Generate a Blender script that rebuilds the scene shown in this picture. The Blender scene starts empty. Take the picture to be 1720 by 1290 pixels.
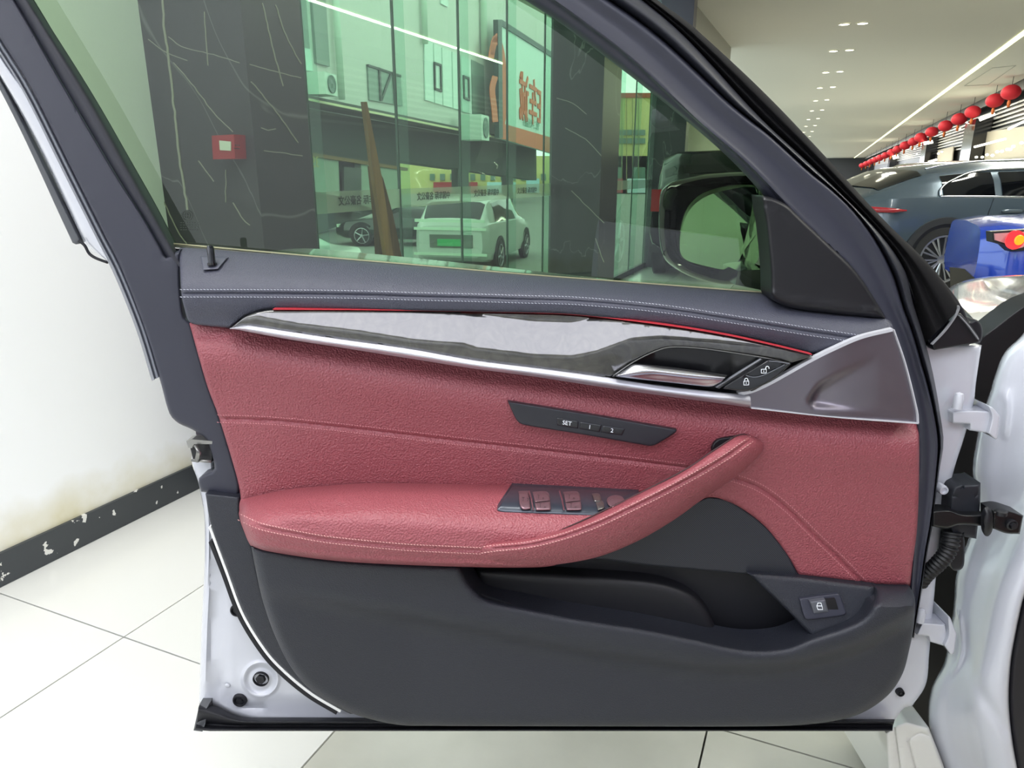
import bpy, bmesh, math, random
import numpy as np
from mathutils import Vector, Matrix
from mathutils.geometry import delaunay_2d_cdt
from mathutils.kdtree import KDTree
random.seed(7); rng = np.random.default_rng(7)
S = bpy.context.scene; COL = S.collection
# ------------------------------------------------------------------ camera, world, light, exposure
F = 1193.0; TH = math.radians(16.57); CH = 1.2
cam = bpy.data.cameras.new('camera'); cam.sensor_width = 36; cam.lens = F/1720*36; cam.clip_start = .02; cam.clip_end = 300
co = bpy.data.objects.new('camera', cam); COL.objects.link(co); S.camera = co
co.location = (0, 0, CH); co.rotation_euler = (math.pi/2-TH, 0, 0)
S.view_settings.view_transform = 'Standard'; S.view_settings.look = 'None'; S.view_settings.gamma = 1
S.view_settings.exposure = -0.2; S.view_settings.use_curve_mapping = False
S.cycles.use_denoising = True; S.cycles.max_bounces = 10; S.cycles.transparent_max_bounces = 16
S.cycles.caustics_reflective = False; S.cycles.caustics_refractive = False
w = bpy.data.worlds.new('sky'); S.world = w; w.use_nodes = True
wb = w.node_tree.nodes['Background']; wb.inputs[0].default_value = (.9, .95, 1, 1); wb.inputs[1].default_value = 4.4
UA = math.radians(23.5); U = Vector((math.sin(UA), math.cos(UA), 0)); V = Vector((math.cos(UA), -math.sin(UA), 0))
TL = -2.175; TR = 4.35; HC = 3.6
def W(s, t, z): return U*s+V*t+Vector((0, 0, z))
def area(name, loc, size, power, col=(1, 1, 1), rot=(0, 0, 0)):
    l = bpy.data.lights.new(name, 'AREA'); l.shape = 'RECTANGLE'; l.size, l.size_y = size; l.energy = power; l.color = col
    o = bpy.data.objects.new(name, l); COL.objects.link(o); o.location = loc; o.rotation_euler = rot; return o
area('ceiling_fill_light', (-.4, -1.75, HC-.03), (5.6, 2.1), 172, (.87, .88, 1))  # unseen overhead source, added for the pale band reflected in the wood trim
area('ceiling_fill_light', W(.5, -.9, HC-.03), (1.6, 1.3), 95, (1, .99, .97), (0, 0, -UA))  # added overhead fill that brightens the left wall and the door
area('strip_light_glow', W(28, 2.82, HC-.03), (.12, 54), 2100, (1, .98, .88), (0, 0, -UA))
area('left_fill_light', (-2.75, -1.1, 2.1), (1.4, 1.6), 34, (.93, .96, 1), (math.radians(75), 0, math.radians(-52)))  # added fill from the left; no opening stands here
area('strip_light_glow', W(95, 2.82, HC-.03), (.2, 78), 3500, (1, .98, .88), (0, 0, -UA))
area('rear_fill_light', W(-4.6, .3, HC-.05), (6, .5), 150, (.95, .97, 1), (math.radians(-38), 0, -UA))  # unseen lamp added to brighten the rear wall for mirror and glass reflections
# ------------------------------------------------------------------ pixel -> world helpers (dimension survey of the photograph)
def ray(px, py):
    v = (np.asarray(py, float)-645)/F; X = (np.asarray(px, float)-860)/F
    return X, math.cos(TH)-v*math.sin(TH), -math.sin(TH)-v*math.cos(TH)
def P(px, py, Y):
    x, y, z = ray(px, py); t = Y/y; return Vector((float(x*t), float(Y), float(CH+z*t)))
def PA(px, py, Y):
    x, y, z = ray(px, py); t = np.asarray(Y)/y; return np.stack([x*t, y*t, CH+z*t], -1)
def PG(px, py, z0):
    x, y, z = ray(px, py); t = (z0-CH)/z; return Vector((float(x*t), float(y*t), z0))
def PL(px, py, base, d):
    """point of the pixel ray on the vertical plane through base with ground direction d"""
    x, y, z = (float(a) for a in ray(px, py)); n = Vector((d.y, -d.x, 0)); r = Vector((x, y, z))
    t = (base-Vector((0, 0, 0))).dot(n)/r.dot(n); return Vector((0, 0, CH))+r*t
# ------------------------------------------------------------------ materials
def lin(c):
    if isinstance(c, str): c = [int(c[i:i+2], 16)/255 for i in (0, 2, 4)]
    return tuple(((x/12.92) if x <= .04045 else ((x+.055)/1.055)**2.4) for x in c[:3])+(1,)
MATS = {}
def mat(name, col, rough=.5, metal=0, coat=0, spec=.5, bump=None, var=None, emit=0, coatr=.05):
    if name in MATS: return MATS[name]
    m = bpy.data.materials.new(name); m.use_nodes = True; nt = m.node_tree; N = nt.nodes; L = nt.links
    b = N['Principled BSDF']; c = lin(col); b.inputs['Base Color'].default_value = c
    b.inputs['Roughness'].default_value = rough; b.inputs['Metallic'].default_value = metal
    b.inputs['Coat Weight'].default_value = coat; b.inputs['Coat Roughness'].default_value = coatr
    b.inputs['Specular IOR Level'].default_value = spec
    if emit: b.inputs['Emission Color'].default_value = c; b.inputs['Emission Strength'].default_value = emit
    tc = N.new('ShaderNodeTexCoord')
    if bump:
        kind, sc, st, dist = bump
        if kind == 'leather':
            t = N.new('ShaderNodeTexVoronoi'); t.feature = 'SMOOTH_F1'; t.inputs['Scale'].default_value = sc; t.inputs['Smoothness'].default_value = .4
            n0 = N.new('ShaderNodeTexNoise'); n0.inputs['Scale'].default_value = sc*.8; n0.inputs['Detail'].default_value = 2
            mx = N.new('ShaderNodeMixRGB'); mx.inputs[0].default_value = .5
            L.new(tc.outputs['Object'], t.inputs['Vector']); L.new(tc.outputs['Object'], n0.inputs['Vector'])
            L.new(t.outputs['Distance'], mx.inputs[1]); L.new(n0.outputs['Fac'], mx.inputs[2]); out = mx.outputs[0]
        else:
            t = N.new('ShaderNodeTexNoise'); t.inputs['Scale'].default_value = sc; t.inputs['Detail'].default_value = 3
            L.new(tc.outputs['Object'], t.inputs['Vector']); out = t.outputs['Fac']
        bp = N.new('ShaderNodeBump'); bp.inputs['Strength'].default_value = st; bp.inputs['Distance'].default_value = dist
        L.new(out, bp.inputs['Height']); L.new(bp.outputs[0], b.inputs['Normal'])
    if var:
        sc, c2, lo, hi, stretch = var
        mp = N.new('ShaderNodeMapping'); mp.inputs['Scale'].default_value = stretch
        t = N.new('ShaderNodeTexNoise'); t.inputs['Scale'].default_value = sc; t.inputs['Detail'].default_value = 6
        r = N.new('ShaderNodeValToRGB'); r.color_ramp.elements[0].position = lo; r.color_ramp.elements[1].position = hi
        r.color_ramp.elements[0].color = c; r.color_ramp.elements[1].color = lin(c2)
        L.new(tc.outputs['Object'], mp.inputs[0]); L.new(mp.outputs[0], t.inputs['Vector']); L.new(t.outputs['Fac'], r.inputs[0]); L.new(r.outputs[0], b.inputs['Base Color'])
    MATS[name] = m; return m
def glass(name, tint, gloss=.08, power=1.0, grough=0):
    m = bpy.data.materials.new(name); m.use_nodes = True; nt = m.node_tree; N = nt.nodes; L = nt.links
    N.remove(N['Principled BSDF']); t = N.new('ShaderNodeBsdfTransparent'); t.inputs[0].default_value = (*tint, 1)
    g = N.new('ShaderNodeBsdfGlossy'); g.inputs['Roughness'].default_value = grough; g.inputs[0].default_value = (.9, .95, .95, 1)
    lw = N.new('ShaderNodeLayerWeight'); lw.inputs[0].default_value = .5; pw = N.new('ShaderNodeMath'); pw.operation = 'POWER'; pw.inputs[1].default_value = 5
    L.new(lw.outputs['Facing'], pw.inputs[0])
    mm = N.new('ShaderNodeMath'); mm.operation = 'MULTIPLY_ADD'; mm.inputs[1].default_value = .9*power; mm.inputs[2].default_value = .05*power+gloss
    mx = N.new('ShaderNodeMixShader'); L.new(pw.outputs[0], mm.inputs[0]); L.new(mm.outputs[0], mx.inputs[0])
    L.new(t.outputs[0], mx.inputs[1]); L.new(g.outputs[0], mx.inputs[2]); L.new(mx.outputs[0], N['Material Output'].inputs[0])
    MATS[name] = m; return m
RED = mat('red_leather', '924c54', .42, bump=('leather', 400, .9, .0022), spec=.5)
UP = mat('charcoal_leather', '444653', .48, bump=('leather', 650, .7, .0014), spec=.5)
LOW = mat('charcoal_plastic', '262932', .46, bump=('leather', 800, .7, .0011), spec=.5)
FRM = mat('frame_plastic', '343642', .42, spec=.45, bump=('n', 900, .05, .0004))
FRMD = mat('rubber_black', '17181e', .55, spec=.4)
BLK = mat('matte_black', '15161b', .45)
GBK = mat('gloss_black', '0a0a0c', .08, coat=.6)
WHT = mat('white_paint', 'c6c9d2', .25, coat=1.0, spec=.5)
SIL = mat('brushed_silver', 'cfd0da', .5, metal=.9)
CHR = mat('bright_chrome', 'e2e3e8', .2, metal=1)
GMT = mat('dark_metal_trim', '85808a', .42, metal=.95)
STW = mat('pale_thread', 'b9bcc8', .7)
STR = mat('pink_thread', 'd08c92', .7)
GLOW = mat('white_print', 'e8ecf2', .5, emit=.25)
SWR = mat('rose_switch', '8d7078', .3, metal=.6)
SWB = mat('switch_panel_gloss', '3c424d', .28, metal=.3, coat=.4)
ZINC = mat('zinc', '9a9a98', .35, metal=.9)
# ------------------------------------------------------------------ mesh helpers
def obj(name, verts, faces, m, parent=None, smooth=True, auto=None):
    me = bpy.data.meshes.new(name); me.from_pydata([tuple(v) for v in verts], [], [tuple(f) for f in faces]); me.update()
    bm = bmesh.new(); bm.from_mesh(me); bmesh.ops.recalc_face_normals(bm, faces=bm.faces); bm.to_mesh(me); bm.free()
    if m: me.materials.append(m)
    for p in me.polygons: p.use_smooth = smooth
    if smooth and auto: 
        me.set_sharp_from_angle(angle=math.radians(auto))
    o = bpy.data.objects.new(name, me); COL.objects.link(o); adopt(o, parent); return o
def world(o):
    return (world(o.parent) @ o.matrix_parent_inverse if o.parent else Matrix.Identity(4)) @ Matrix.Translation(o.location)
def adopt(o, parent):
    if parent is not None: o.parent = parent; o.matrix_parent_inverse = world(parent).inverted()
def empty(name, loc): 
    o = bpy.data.objects.new(name, None); COL.objects.link(o); o.location = loc; o.empty_display_size = .1; return o
def tag(o, label=None, cat=None, group=None, kind=None):
    if label: o['label'] = label
    if cat: o['category'] = cat
    if group: o['group'] = group
    if kind: o['kind'] = kind
    return o
class MB:
    def __init__(s): s.v = []; s.f = []
    def add(s, v, f): n = len(s.v); s.v += [tuple(x) for x in v]; s.f += [tuple(i+n for i in q) for q in f]; return s
    def box(s, c, size, rz=0, rx=0):
        hx, hy, hz = (a/2 for a in size); R = Matrix.Rotation(rz, 3, 'Z') @ Matrix.Rotation(rx, 3, 'X')
        v = [Vector(c)+R @ Vector((x*hx, y*hy, z*hz)) for x in (-1, 1) for y in (-1, 1) for z in (-1, 1)]
        return s.add(v, [(0, 1, 3, 2), (4, 6, 7, 5), (0, 4, 5, 1), (2, 3, 7, 6), (0, 2, 6, 4), (1, 5, 7, 3)])
    def quadbox(s, q, d):
        q = [Vector(a) for a in q]; n = len(q); d = Vector(d); v = q+[a+d for a in q]
        f = [tuple(range(n)), tuple(range(2*n-1, n-1, -1))]+[(i, (i+1) % n, n+(i+1) % n, n+i) for i in range(n)]
        return s.add(v, f)
    def tube(s, pts, r, n=10, cap=True):
        pts = [Vector(p) for p in pts]; rs = r if hasattr(r, '__len__') else [r]*len(pts); v = []
        up = Vector((.13, .2, .97)).normalized()
        for i, p in enumerate(pts):
            t = (pts[min(i+1, len(pts)-1)]-pts[max(i-1, 0)]).normalized()
            a = t.cross(up); a = a.normalized() if a.length > .1 else t.orthogonal().normalized(); b = t.cross(a)
            v += [p+(a*math.cos(2*math.pi*k/n)+b*math.sin(2*math.pi*k/n))*rs[i] for k in range(n)]
        f = [(i*n+k, i*n+(k+1) % n, (i+1)*n+(k+1) % n, (i+1)*n+k) for i in range(len(pts)-1) for k in range(n)]
        if cap: f += [tuple(range(n)), tuple((len(pts)-1)*n+k for k in reversed(range(n)))]
        return s.add(v, f)
    def ball(s, c, r, nu=14, nv=8, sx=(1, 1, 1)):
        v = []
        for j in range(nv+1):
            a = math.pi*j/nv
            for i in range(nu):
                b = 2*math.pi*i/nu; v.append((c[0]+r*sx[0]*math.sin(a)*math.cos(b), c[1]+r*sx[1]*math.sin(a)*math.sin(b), c[2]+r*sx[2]*math.cos(a)))
        return s.add(v, [(j*nu+i, j*nu+(i+1) % nu, (j+1)*nu+(i+1) % nu, (j+1)*nu+i) for j in range(nv) for i in range(nu)])
    def lathe(s, c, ax, prof, n=24):
        """prof: (radius, distance along ax)"""
        ax = Vector(ax).normalized(); a = ax.orthogonal().normalized(); b = ax.cross(a); v = []
        for r, h in prof:
            v += [Vector(c)+ax*h+(a*math.cos(2*math.pi*k/n)+b*math.sin(2*math.pi*k/n))*max(r, 1e-5) for k in range(n)]
        return s.add(v, [(i*n+k, i*n+(k+1) % n, (i+1)*n+(k+1) % n, (i+1)*n+k) for i in range(len(prof)-1) for k in range(n)])
    def build(s, name, m, parent=None, smooth=False, auto=None): return obj(name, s.v, s.f, m, parent, smooth, auto)
def cr(pts, n=None, closed=False, step=None):
    """Catmull-Rom through pts (any dimension), resampled evenly"""
    p = np.array(pts, float)
    if len(p) == 2 and not closed: p = np.array([p[0], (p[0]+p[1])/2, p[1]])
    q = np.vstack([p[-1], p, p[0], p[1]]) if closed else np.vstack([2*p[0]-p[1], p, 2*p[-1]-p[-2]])
    out = []
    for i in range(1, len(q)-2):
        a, b, c, d = q[i-1], q[i], q[i+1], q[i+2]
        t = np.linspace(0, 1, 12, endpoint=False)[:, None]
        # limited tangents
        m1 = (c-a)/2; m2 = (d-b)/2; L = np.linalg.norm((c-b)[:2]); 
        for mm in (m1, m2):
            l = np.linalg.norm(mm[:2])
            if l > 1.2*L: mm *= 1.2*L/max(l, 1e-9)
        h = 2*t**3-3*t**2+1; out.append(h*b+(t**3-2*t**2+t)*m1+(-2*t**3+3*t**2)*c+(t**3-t**2)*m2)
    out.append((q[1] if closed else q[-2])[None]); o = np.vstack(out)
    d = np.r_[0, np.cumsum(np.linalg.norm(np.diff(o[:, :2], axis=0), axis=1))]
    if n is None: n = max(2, int(d[-1]/(step or 4))+1)
    s = np.linspace(0, d[-1], n); return np.stack([np.interp(s, d, o[:, k]) for k in range(o.shape[1])], -1)
def outline(pts, step=4):
    """closed outline; entries (x,y) smooth, (x,y,1) sharp corner"""
    n = len(pts); sharp = [i for i, p in enumerate(pts) if len(p) > 2]
    if not sharp: return cr([p[:2] for p in pts], closed=True, step=step)[:-1]
    out = []
    for a, i in enumerate(sharp):
        j = sharp[(a+1) % len(sharp)]; j2 = j if j > i else j+n
        out.append(cr([pts[k % n][:2] for k in range(i, j2+1)], step=step)[:-1])
    return np.vstack(out)
def dist(p, c, closed=True):
    """distance of points p (N,2) to polyline c"""
    a = c; b = np.roll(c, -1, 0) if closed else c[1:]; a = a if closed else c[:-1]; best = np.full(len(p), 1e9)
    for i in range(0, len(a), 64):
        A = a[i:i+64][None]; D = (b[i:i+64]-a[i:i+64])[None]; r = p[:, None]-A
        t = np.clip((r*D).sum(-1)/np.maximum((D*D).sum(-1), 1e-9), 0, 1); best = np.minimum(best, np.linalg.norm(r-t[..., None]*D, axis=-1).min(1))
    return best
def inside(p, c):
    x, y = p[:, 0][:, None], p[:, 1][:, None]; x1, y1 = c[:, 0], c[:, 1]; x2, y2 = np.roll(x1, -1), np.roll(y1, -1)
    k = ((y1 > y) != (y2 > y)) & (x < (x2-x1)*(y-y1)/np.where(y2 == y1, 1e-9, y2-y1)+x1); return k.sum(1) % 2 == 1
class Surf:
    def __init__(s, px, Y):
        s.k = KDTree(len(px)); s.Y = Y
        for i, p in enumerate(px): s.k.insert((p[0], p[1], 0), i)
        s.k.balance()
    def __call__(s, x, y):
        r = s.k.find_n((x, y, 0), 3); w = [1/(d+.3) for _, _, d in r]; return sum(s.Y[i]*a for (_, i, _), a in zip(r, w))/sum(w)
def fn(Y): return Y if callable(Y) else (lambda x, y: np.full(np.shape(x), float(Y)))
def pad(name, pts, Y, m, parent, r=4, er=.003, thick=.02, step=4, grid=None, seams=(), ridges=(), auto=None, holes=None):
    c = outline(pts, step) if not isinstance(pts, np.ndarray) else pts
    if np.sum(c[:, 0]*np.roll(c[:, 1], -1)-np.roll(c[:, 0], -1)*c[:, 1]) < 0: c = c[::-1]
    c = c.copy(); tan = np.roll(c, -1, 0)-np.roll(c, 1, 0); tan /= np.maximum(np.linalg.norm(tan, axis=1), 1e-9)[:, None]
    nrm = np.stack([-tan[:, 1], tan[:, 0]], -1)
    ps = [c]; dd = [np.zeros(len(c))]
    for k in (.08, .25, .5, .8, 1.1):
        d = r*k; q = c+nrm*d; ok = inside(q, c); dq = dist(q, c); ok &= dq > .85*d; ps.append(q[ok]); dd.append(dq[ok])
    g = grid or max(8, step*2)
    def gridpts(g, x0, y0, x1, y1):
        X, Yy = np.meshgrid(np.arange(x0, x1, g), np.arange(y0, y1, g)); return np.stack([X.ravel(), Yy.ravel()], -1)
    q = gridpts(g, c[:, 0].min()+g*.3, c[:, 1].min()+g*.3, c[:, 0].max(), c[:, 1].max())
    if len(q):
        q = q[inside(q, c)]; dq = dist(q, c) if len(q) else np.zeros(0); k = dq > max(r*1.15, 1.2); q = q[k]; dq = dq[k]
        ex = []
        for cv, wd, dp in seams:
            cc = cr(cv, step=3); k = dist(q, cc, False) > 2.2*wd if len(q) else np.zeros(0, bool); q = q[k]; dq = dq[k]
            tt = np.gradient(cc, axis=0); tt /= np.linalg.norm(tt, axis=1)[:, None]; nn = np.stack([-tt[:, 1], tt[:, 0]], -1)
            for o_ in (-2, -1.2, -.6, 0, .6, 1.2, 2): ex.append(cc+nn*o_*wd)
        if ex: 
            ex = np.vstack(ex); ex = ex[inside(ex, c)]; dx = dist(ex, c) if len(ex) else np.zeros(0); k = dx > 1.5; q = np.vstack([q, ex[k]]); dq = np.r_[dq, dx[k]]
        ps.append(q); dd.append(dq)
    p = np.vstack(ps); d = np.r_[tuple(dd)]
    n = len(c)
    vs, _, fs, ov, _, _ = delaunay_2d_cdt([Vector((float(a), float(b))) for a, b in p], [], [list(range(n))], 1, 1e-4, True)
    idx = [o_[0] if len(o_) else -1 for o_ in ov]
    p2 = np.array([[v.x, v.y] for v in vs]); d2 = np.array([d[i] if i >= 0 else 0 for i in idx])
    t = np.clip(d2/max(r, 1e-6), 0, 1); yy = fn(Y)(p2[:, 0], p2[:, 1])+er*(1-np.sqrt(np.maximum(0, 1-(1-t)**2)))
    for cv, wd, dp in list(seams)+list(ridges): yy = yy+dp*np.exp(-(dist(p2, cr(cv, step=4), False)/wd)**2)
    v = PA(p2[:, 0], p2[:, 1], yy); fs = [tuple(f) for f in fs]; ok = inside(np.array([p2[list(f)].mean(0) for f in fs]), c)
    faces = [f for f, k in zip(fs, ok) if k]; bnd = {}
    for f in faces:
        for a, b in zip(f, f[1:]+f[:1]):
            if (b, a) in bnd: del bnd[(b, a)]
            else: bnd[(a, b)] = 1
    nv = len(v); back = v.copy(); back[:, 1] += thick; mp = {}; vv = [tuple(x) for x in v]
    for a, b in bnd:
        for i in (a, b):
            if i not in mp: mp[i] = len(vv); vv.append(tuple(back[i]))
        faces.append((b, a, mp[a], mp[b]))
    o = obj(name, vv, faces, m, parent, True, auto or 50); o_s = Surf(p2, yy); return o, o_s
def loft(name, rows, m, parent, nu=80, nv=24, seams=(), auto=None, closed=False, lin_=False):
    R = [cr(r, n=nu) for r in rows]; R = np.array(R)          # rows x nu x 3
    G = np.stack([cr(R[:, i], n=nv) if not lin_ else R[:, i] for i in range(nu)], 1)    # nv x nu x 3
    nv = G.shape[0]; yy = G[..., 2].ravel(); p2 = G[..., :2].reshape(-1, 2)
    for cv, wd, dp in seams: yy = yy+dp*np.exp(-(dist(p2, cr(cv, step=4), False)/wd)**2)
    v = PA(p2[:, 0], p2[:, 1], yy)
    f = [(j*nu+i, j*nu+i+1, (j+1)*nu+i+1, (j+1)*nu+i) for j in range(nv-1) for i in range(nu-1)]
    o = obj(name, v, f, m, parent, True, auto); return o, Surf(p2, yy)
def stroke(curves, wd, Yf, up=.0006, thick=.0004, mb=None):
    """ribbons in px that lie on a surface (Yf)"""
    mb = mb or MB(); Yf = Yf if callable(Yf) else (lambda x, y, k=Yf: k)
    for c in curves:
        c = np.array(c, float); t = np.gradient(c, axis=0); t /= np.maximum(np.linalg.norm(t, axis=1), 1e-9)[:, None]; n = np.stack([-t[:, 1], t[:, 0]], -1)*wd/2
        v = []; k = len(c)
        for s_ in (-1, 1):
            for a, b in zip(c, n): v.append(P(a[0]+s_*b[0], a[1]+s_*b[1], Yf(a[0], a[1])-up))
        v += [x+Vector((0, thick, 0)) for x in v]; f = []
        for i in range(k-1):
            f += [(i, i+1, k+i+1, k+i), (2*k+i, 3*k+i, 3*k+i+1, 2*k+i+1), (i, 2*k+i, 2*k+i+1, i+1), (k+i, k+i+1, 3*k+i+1, 3*k+i)]
        f += [(0, k, 3*k, 2*k), (k-1, 3*k-1, 4*k-1, 2*k-1)]; mb.add(v, f)
    return mb
def stitches(name, curve, offs, Yf, m, parent, pitch=5.2, ln=3.4, wd=1.1, up=.0006):
    mb = MB()
    for of in offs:
        c = cr(curve, step=pitch); t = np.gradient(c, axis=0); t /= np.linalg.norm(t, axis=1)[:, None]; n = np.stack([-t[:, 1], t[:, 0]], -1)
        for a, tt, nn in zip(c+n*of, t, n):
            e = tt*ln/2+nn*.35; stroke([[a-e, a, a+e]], wd, Yf, up, .0006, mb)
    return mb.build(name, m, parent)
def shift(c, dx, dy): return [(a[0]+dx, a[1]+dy)+tuple(a[2:]) for a in c]
def zs(c, Y): return [(a[0], a[1], Y) for a in c]
exec_door = True
# ================================================================== SETTING
def structure(o): o['kind'] = 'structure'; return o
def slab(name, q, d, m): o = MB().quadbox(q, d).build(name, m); return structure(o)
def node_mat(name, build, rough=.4, coat=0, spec=.5):
    m = bpy.data.materials.new(name); m.use_nodes = True; N = m.node_tree.nodes; L = m.node_tree.links; b = N['Principled BSDF']
    b.inputs['Roughness'].default_value = rough; b.inputs['Coat Weight'].default_value = coat; b.inputs['Specular IOR Level'].default_value = spec
    L.new(build(N, L), b.inputs['Base Color']); MATS[name] = m; return m
def grime(N, L):
    tc = N.new('ShaderNodeTexCoord'); n = N.new('ShaderNodeTexNoise'); n.inputs['Scale'].default_value = 5; n.inputs['Detail'].default_value = 8
    sx = N.new('ShaderNodeSeparateXYZ'); L.new(tc.outputs['Object'], sx.inputs[0]); L.new(tc.outputs['Object'], n.inputs['Vector'])
    mr = N.new('ShaderNodeMapRange'); mr.inputs['From Min'].default_value = .1; mr.inputs['From Max'].default_value = .42; mr.inputs['To Min'].default_value = .46; mr.inputs['To Max'].default_value = -.1
    L.new(sx.outputs['Z'], mr.inputs['Value']); m = N.new('ShaderNodeMath'); m.operation = 'MULTIPLY'; L.new(mr.outputs[0], m.inputs[0]); L.new(n.outputs['Fac'], m.inputs[1])
    r = N.new('ShaderNodeValToRGB'); r.color_ramp.elements[0].position = .1; r.color_ramp.elements[1].position = .3
    r.color_ramp.elements[0].color = lin('eef0f3'); r.color_ramp.elements[1].color = lin('cfc8a8'); L.new(m.outputs[0], r.inputs[0]); return r.outputs[0]
WALLM = node_mat('white_wall', grime, .6)
def chips(N, L):
    tc = N.new('ShaderNodeTexCoord'); n = N.new('ShaderNodeTexNoise'); n.inputs['Scale'].default_value = 22; n.inputs['Detail'].default_value = 6
    L.new(tc.outputs['Object'], n.inputs['Vector']); r = N.new('ShaderNodeValToRGB'); r.color_ramp.interpolation = 'CONSTANT'
    r.color_ramp.elements[0].color = lin('3a3e42'); r.color_ramp.elements[1].position = .66; r.color_ramp.elements[1].color = lin('d8d8d4'); L.new(n.outputs['Fac'], r.inputs[0]); return r.outputs[0]
BASEM = node_mat('chipped_baseboard', chips, .5)
def floorc(N, L):
    tc = N.new('ShaderNodeTexCoord'); n = N.new('ShaderNodeTexNoise'); n.inputs['Scale'].default_value = 3; n.inputs['Detail'].default_value = 10
    L.new(tc.outputs['Object'], n.inputs['Vector']); r = N.new('ShaderNodeValToRGB'); r.color_ramp.elements[0].position = .3; r.color_ramp.elements[1].position = .75
    r.color_ramp.elements[0].color = lin('a3a399'); r.color_ramp.elements[1].color = lin('bdbdb3'); L.new(n.outputs['Fac'], r.inputs[0]); return r.outputs[0]
TILEW = mat('white_tile', 'd4d5d1', .16, spec=.5)
TILEG = node_mat('grey_stone_tile', floorc, .3)
GROUT = mat('grout', '8d8d86', .8)
# floor: grout base, white tiles, grey stone tiles
o = slab('floor', [W(-9, TL, -.02), W(140, TL, -.02), W(140, 16, -.02), W(-9, 16, -.02)], (0, 0, -.1), GROUT)
n0 = PG(208, 1070, 0); gray = PG(560, 1230, 0)
s0 = n0.dot(U); t0 = n0.dot(V); tg = gray.dot(V)-.0; TS = .8; gap = .0022
def tile(mb, s1, s2, t1, t2): mb.quadbox([W(s1+gap, t1+gap, 0), W(s2-gap, t1+gap, 0), W(s2-gap, t2-gap, 0), W(s1+gap, t2-gap, 0)], (0, 0, -.02))
mw = MB(); mg = MB()
for i in range(-8, 14):
    t = t0
    for a, b in ((TL, t0), (t0, tg)): tile(mw, s0+i*TS, s0+(i+1)*TS, a, b)
j1 = PG(1180, 1260, 0)
for i in range(-6, 12):
    for j in range(-2, 18):
        a = max(tg, j1.dot(V)+(j-1)*1.2); b = j1.dot(V)+j*1.2
        if b > tg+.02: tile(mg, s0+.3+i*1.2, s0+.3+(i+1)*1.2, a, b)
tag(structure(mw.build('floor_white_tiles', TILEW))); tag(structure(mg.build('floor_stone_tiles', TILEG)))
slab('wall_left', [W(-9, TL, 0), W(1.9, TL, 0), W(1.9, TL, HC), W(-9, TL, HC)], V*-.15, WALLM)
slab('baseboard_left', [W(-9, TL+.0, 0.001), W(1.9, TL, .001), W(1.9, TL, .105), W(-9, TL, .105)], V*.012, BASEM)
CEIL = mat('ceiling_paint', 'efede2', .8)
slab('ceiling', [W(-9, TL-.3, HC), W(140, TL-.3, HC), W(140, TR+.05, HC), W(-9, TR+.05, HC)], (0, 0, .1), CEIL)
RW = mat('rear_wall_paint', '55575c', .7)
slab('wall_rear', [W(-6, TL, 0), W(-6, 16, 0), W(-6, 16, HC), W(-6, TL, HC)], U*-.15, WALLM)
# ================================================================== CAR DOOR
D = empty('car', (1.1, 1.3, 0)); tag(D, 'white car with its front door wide open, red and charcoal inner trim filling the view', 'car')
# --- white inner sheet and door body
sheet = [(352, 735, 1), (330, 742), (322, 775), (334, 815), (343, 870), (343, 950), (338, 1060), (334, 1183, 1), (360, 1187), (395, 1203), (440, 1212), (1500, 1215, 1), (1518, 1190), (1532, 1187, 1), (1555, 1150), (1561, 1100), (1564, 1060, 1), (1580, 900), (1600, 800), (1618, 740), (1635, 680), (1640, 640), (1649, 580, 1), (1570, 575, 1), (1400, 530), (500, 430), (330, 450, 1), (345, 640)]
sh, shS = pad('door_shell', sheet, 1.015, WHT, D, r=9, er=.01, thick=.1, step=6, grid=14,
    seams=[([(438+29*math.cos(t), 1141+28*math.sin(t)) for t in np.linspace(0, 6.283, 20)], 3.5, -.0035), ([(438+20*math.cos(t), 1141+19*math.sin(t)) for t in np.linspace(0, 6.283, 16)], 3, .002)],
    ridges=[([(372, 760), (362, 880), (362, 1000), (360, 1100), (375, 1165), (430, 1190), (600, 1194)], 7, .008),
            ([(358, 760), (350, 880), (350, 1000), (346, 1150)], 5, -.004)])
a = np.linspace(0, 2*math.pi, 40)
def plug(px, py, r, Yb, parent, name='rubber_plug', hexa=False, m=FRMD):
    c = P(px, py, Yb-.001); s = r*Yb/F; mb = MB()
    mb.lathe(c, (0, -1, 0), [(s, -.01), (s, .001), (s*.9, .0035), (s*.72, .0035), (s*.62, .0005), (s*.45, .0005), (s*.38, .003), (0, .003)], 28)
    if hexa:
        mb = MB(); mb.lathe(c, (0, -1, 0), [(s, -.012), (s, .0015), (s*.93, .0015), (s*.9, -.006), (s*.62, -.006)], 30)
        mb.lathe(c, (0, -1, 0), [(s*.62, -.007), (s*.62, .002), (s*.55, .003), (0, .003)], 6)
    return mb.build(name, m, parent, True, 35)
plug(398, 1025, 13, 1.015, sh); plug(403, 1176, 14.5, 1.015, sh); plug(438, 1141, 15.8, 1.013, sh, 'bolt_access_plug', True)
plug(1512, 1163, 8, 1.012, sh); 
MB().lathe(P(382, 1151, 1.014), (0, -1, 0), [(.0042, 0), (.0042, .0008), (.003, .0015), (0, .0015)], 18).build('rivet_dimple', WHT, sh, True, 40)
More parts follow.
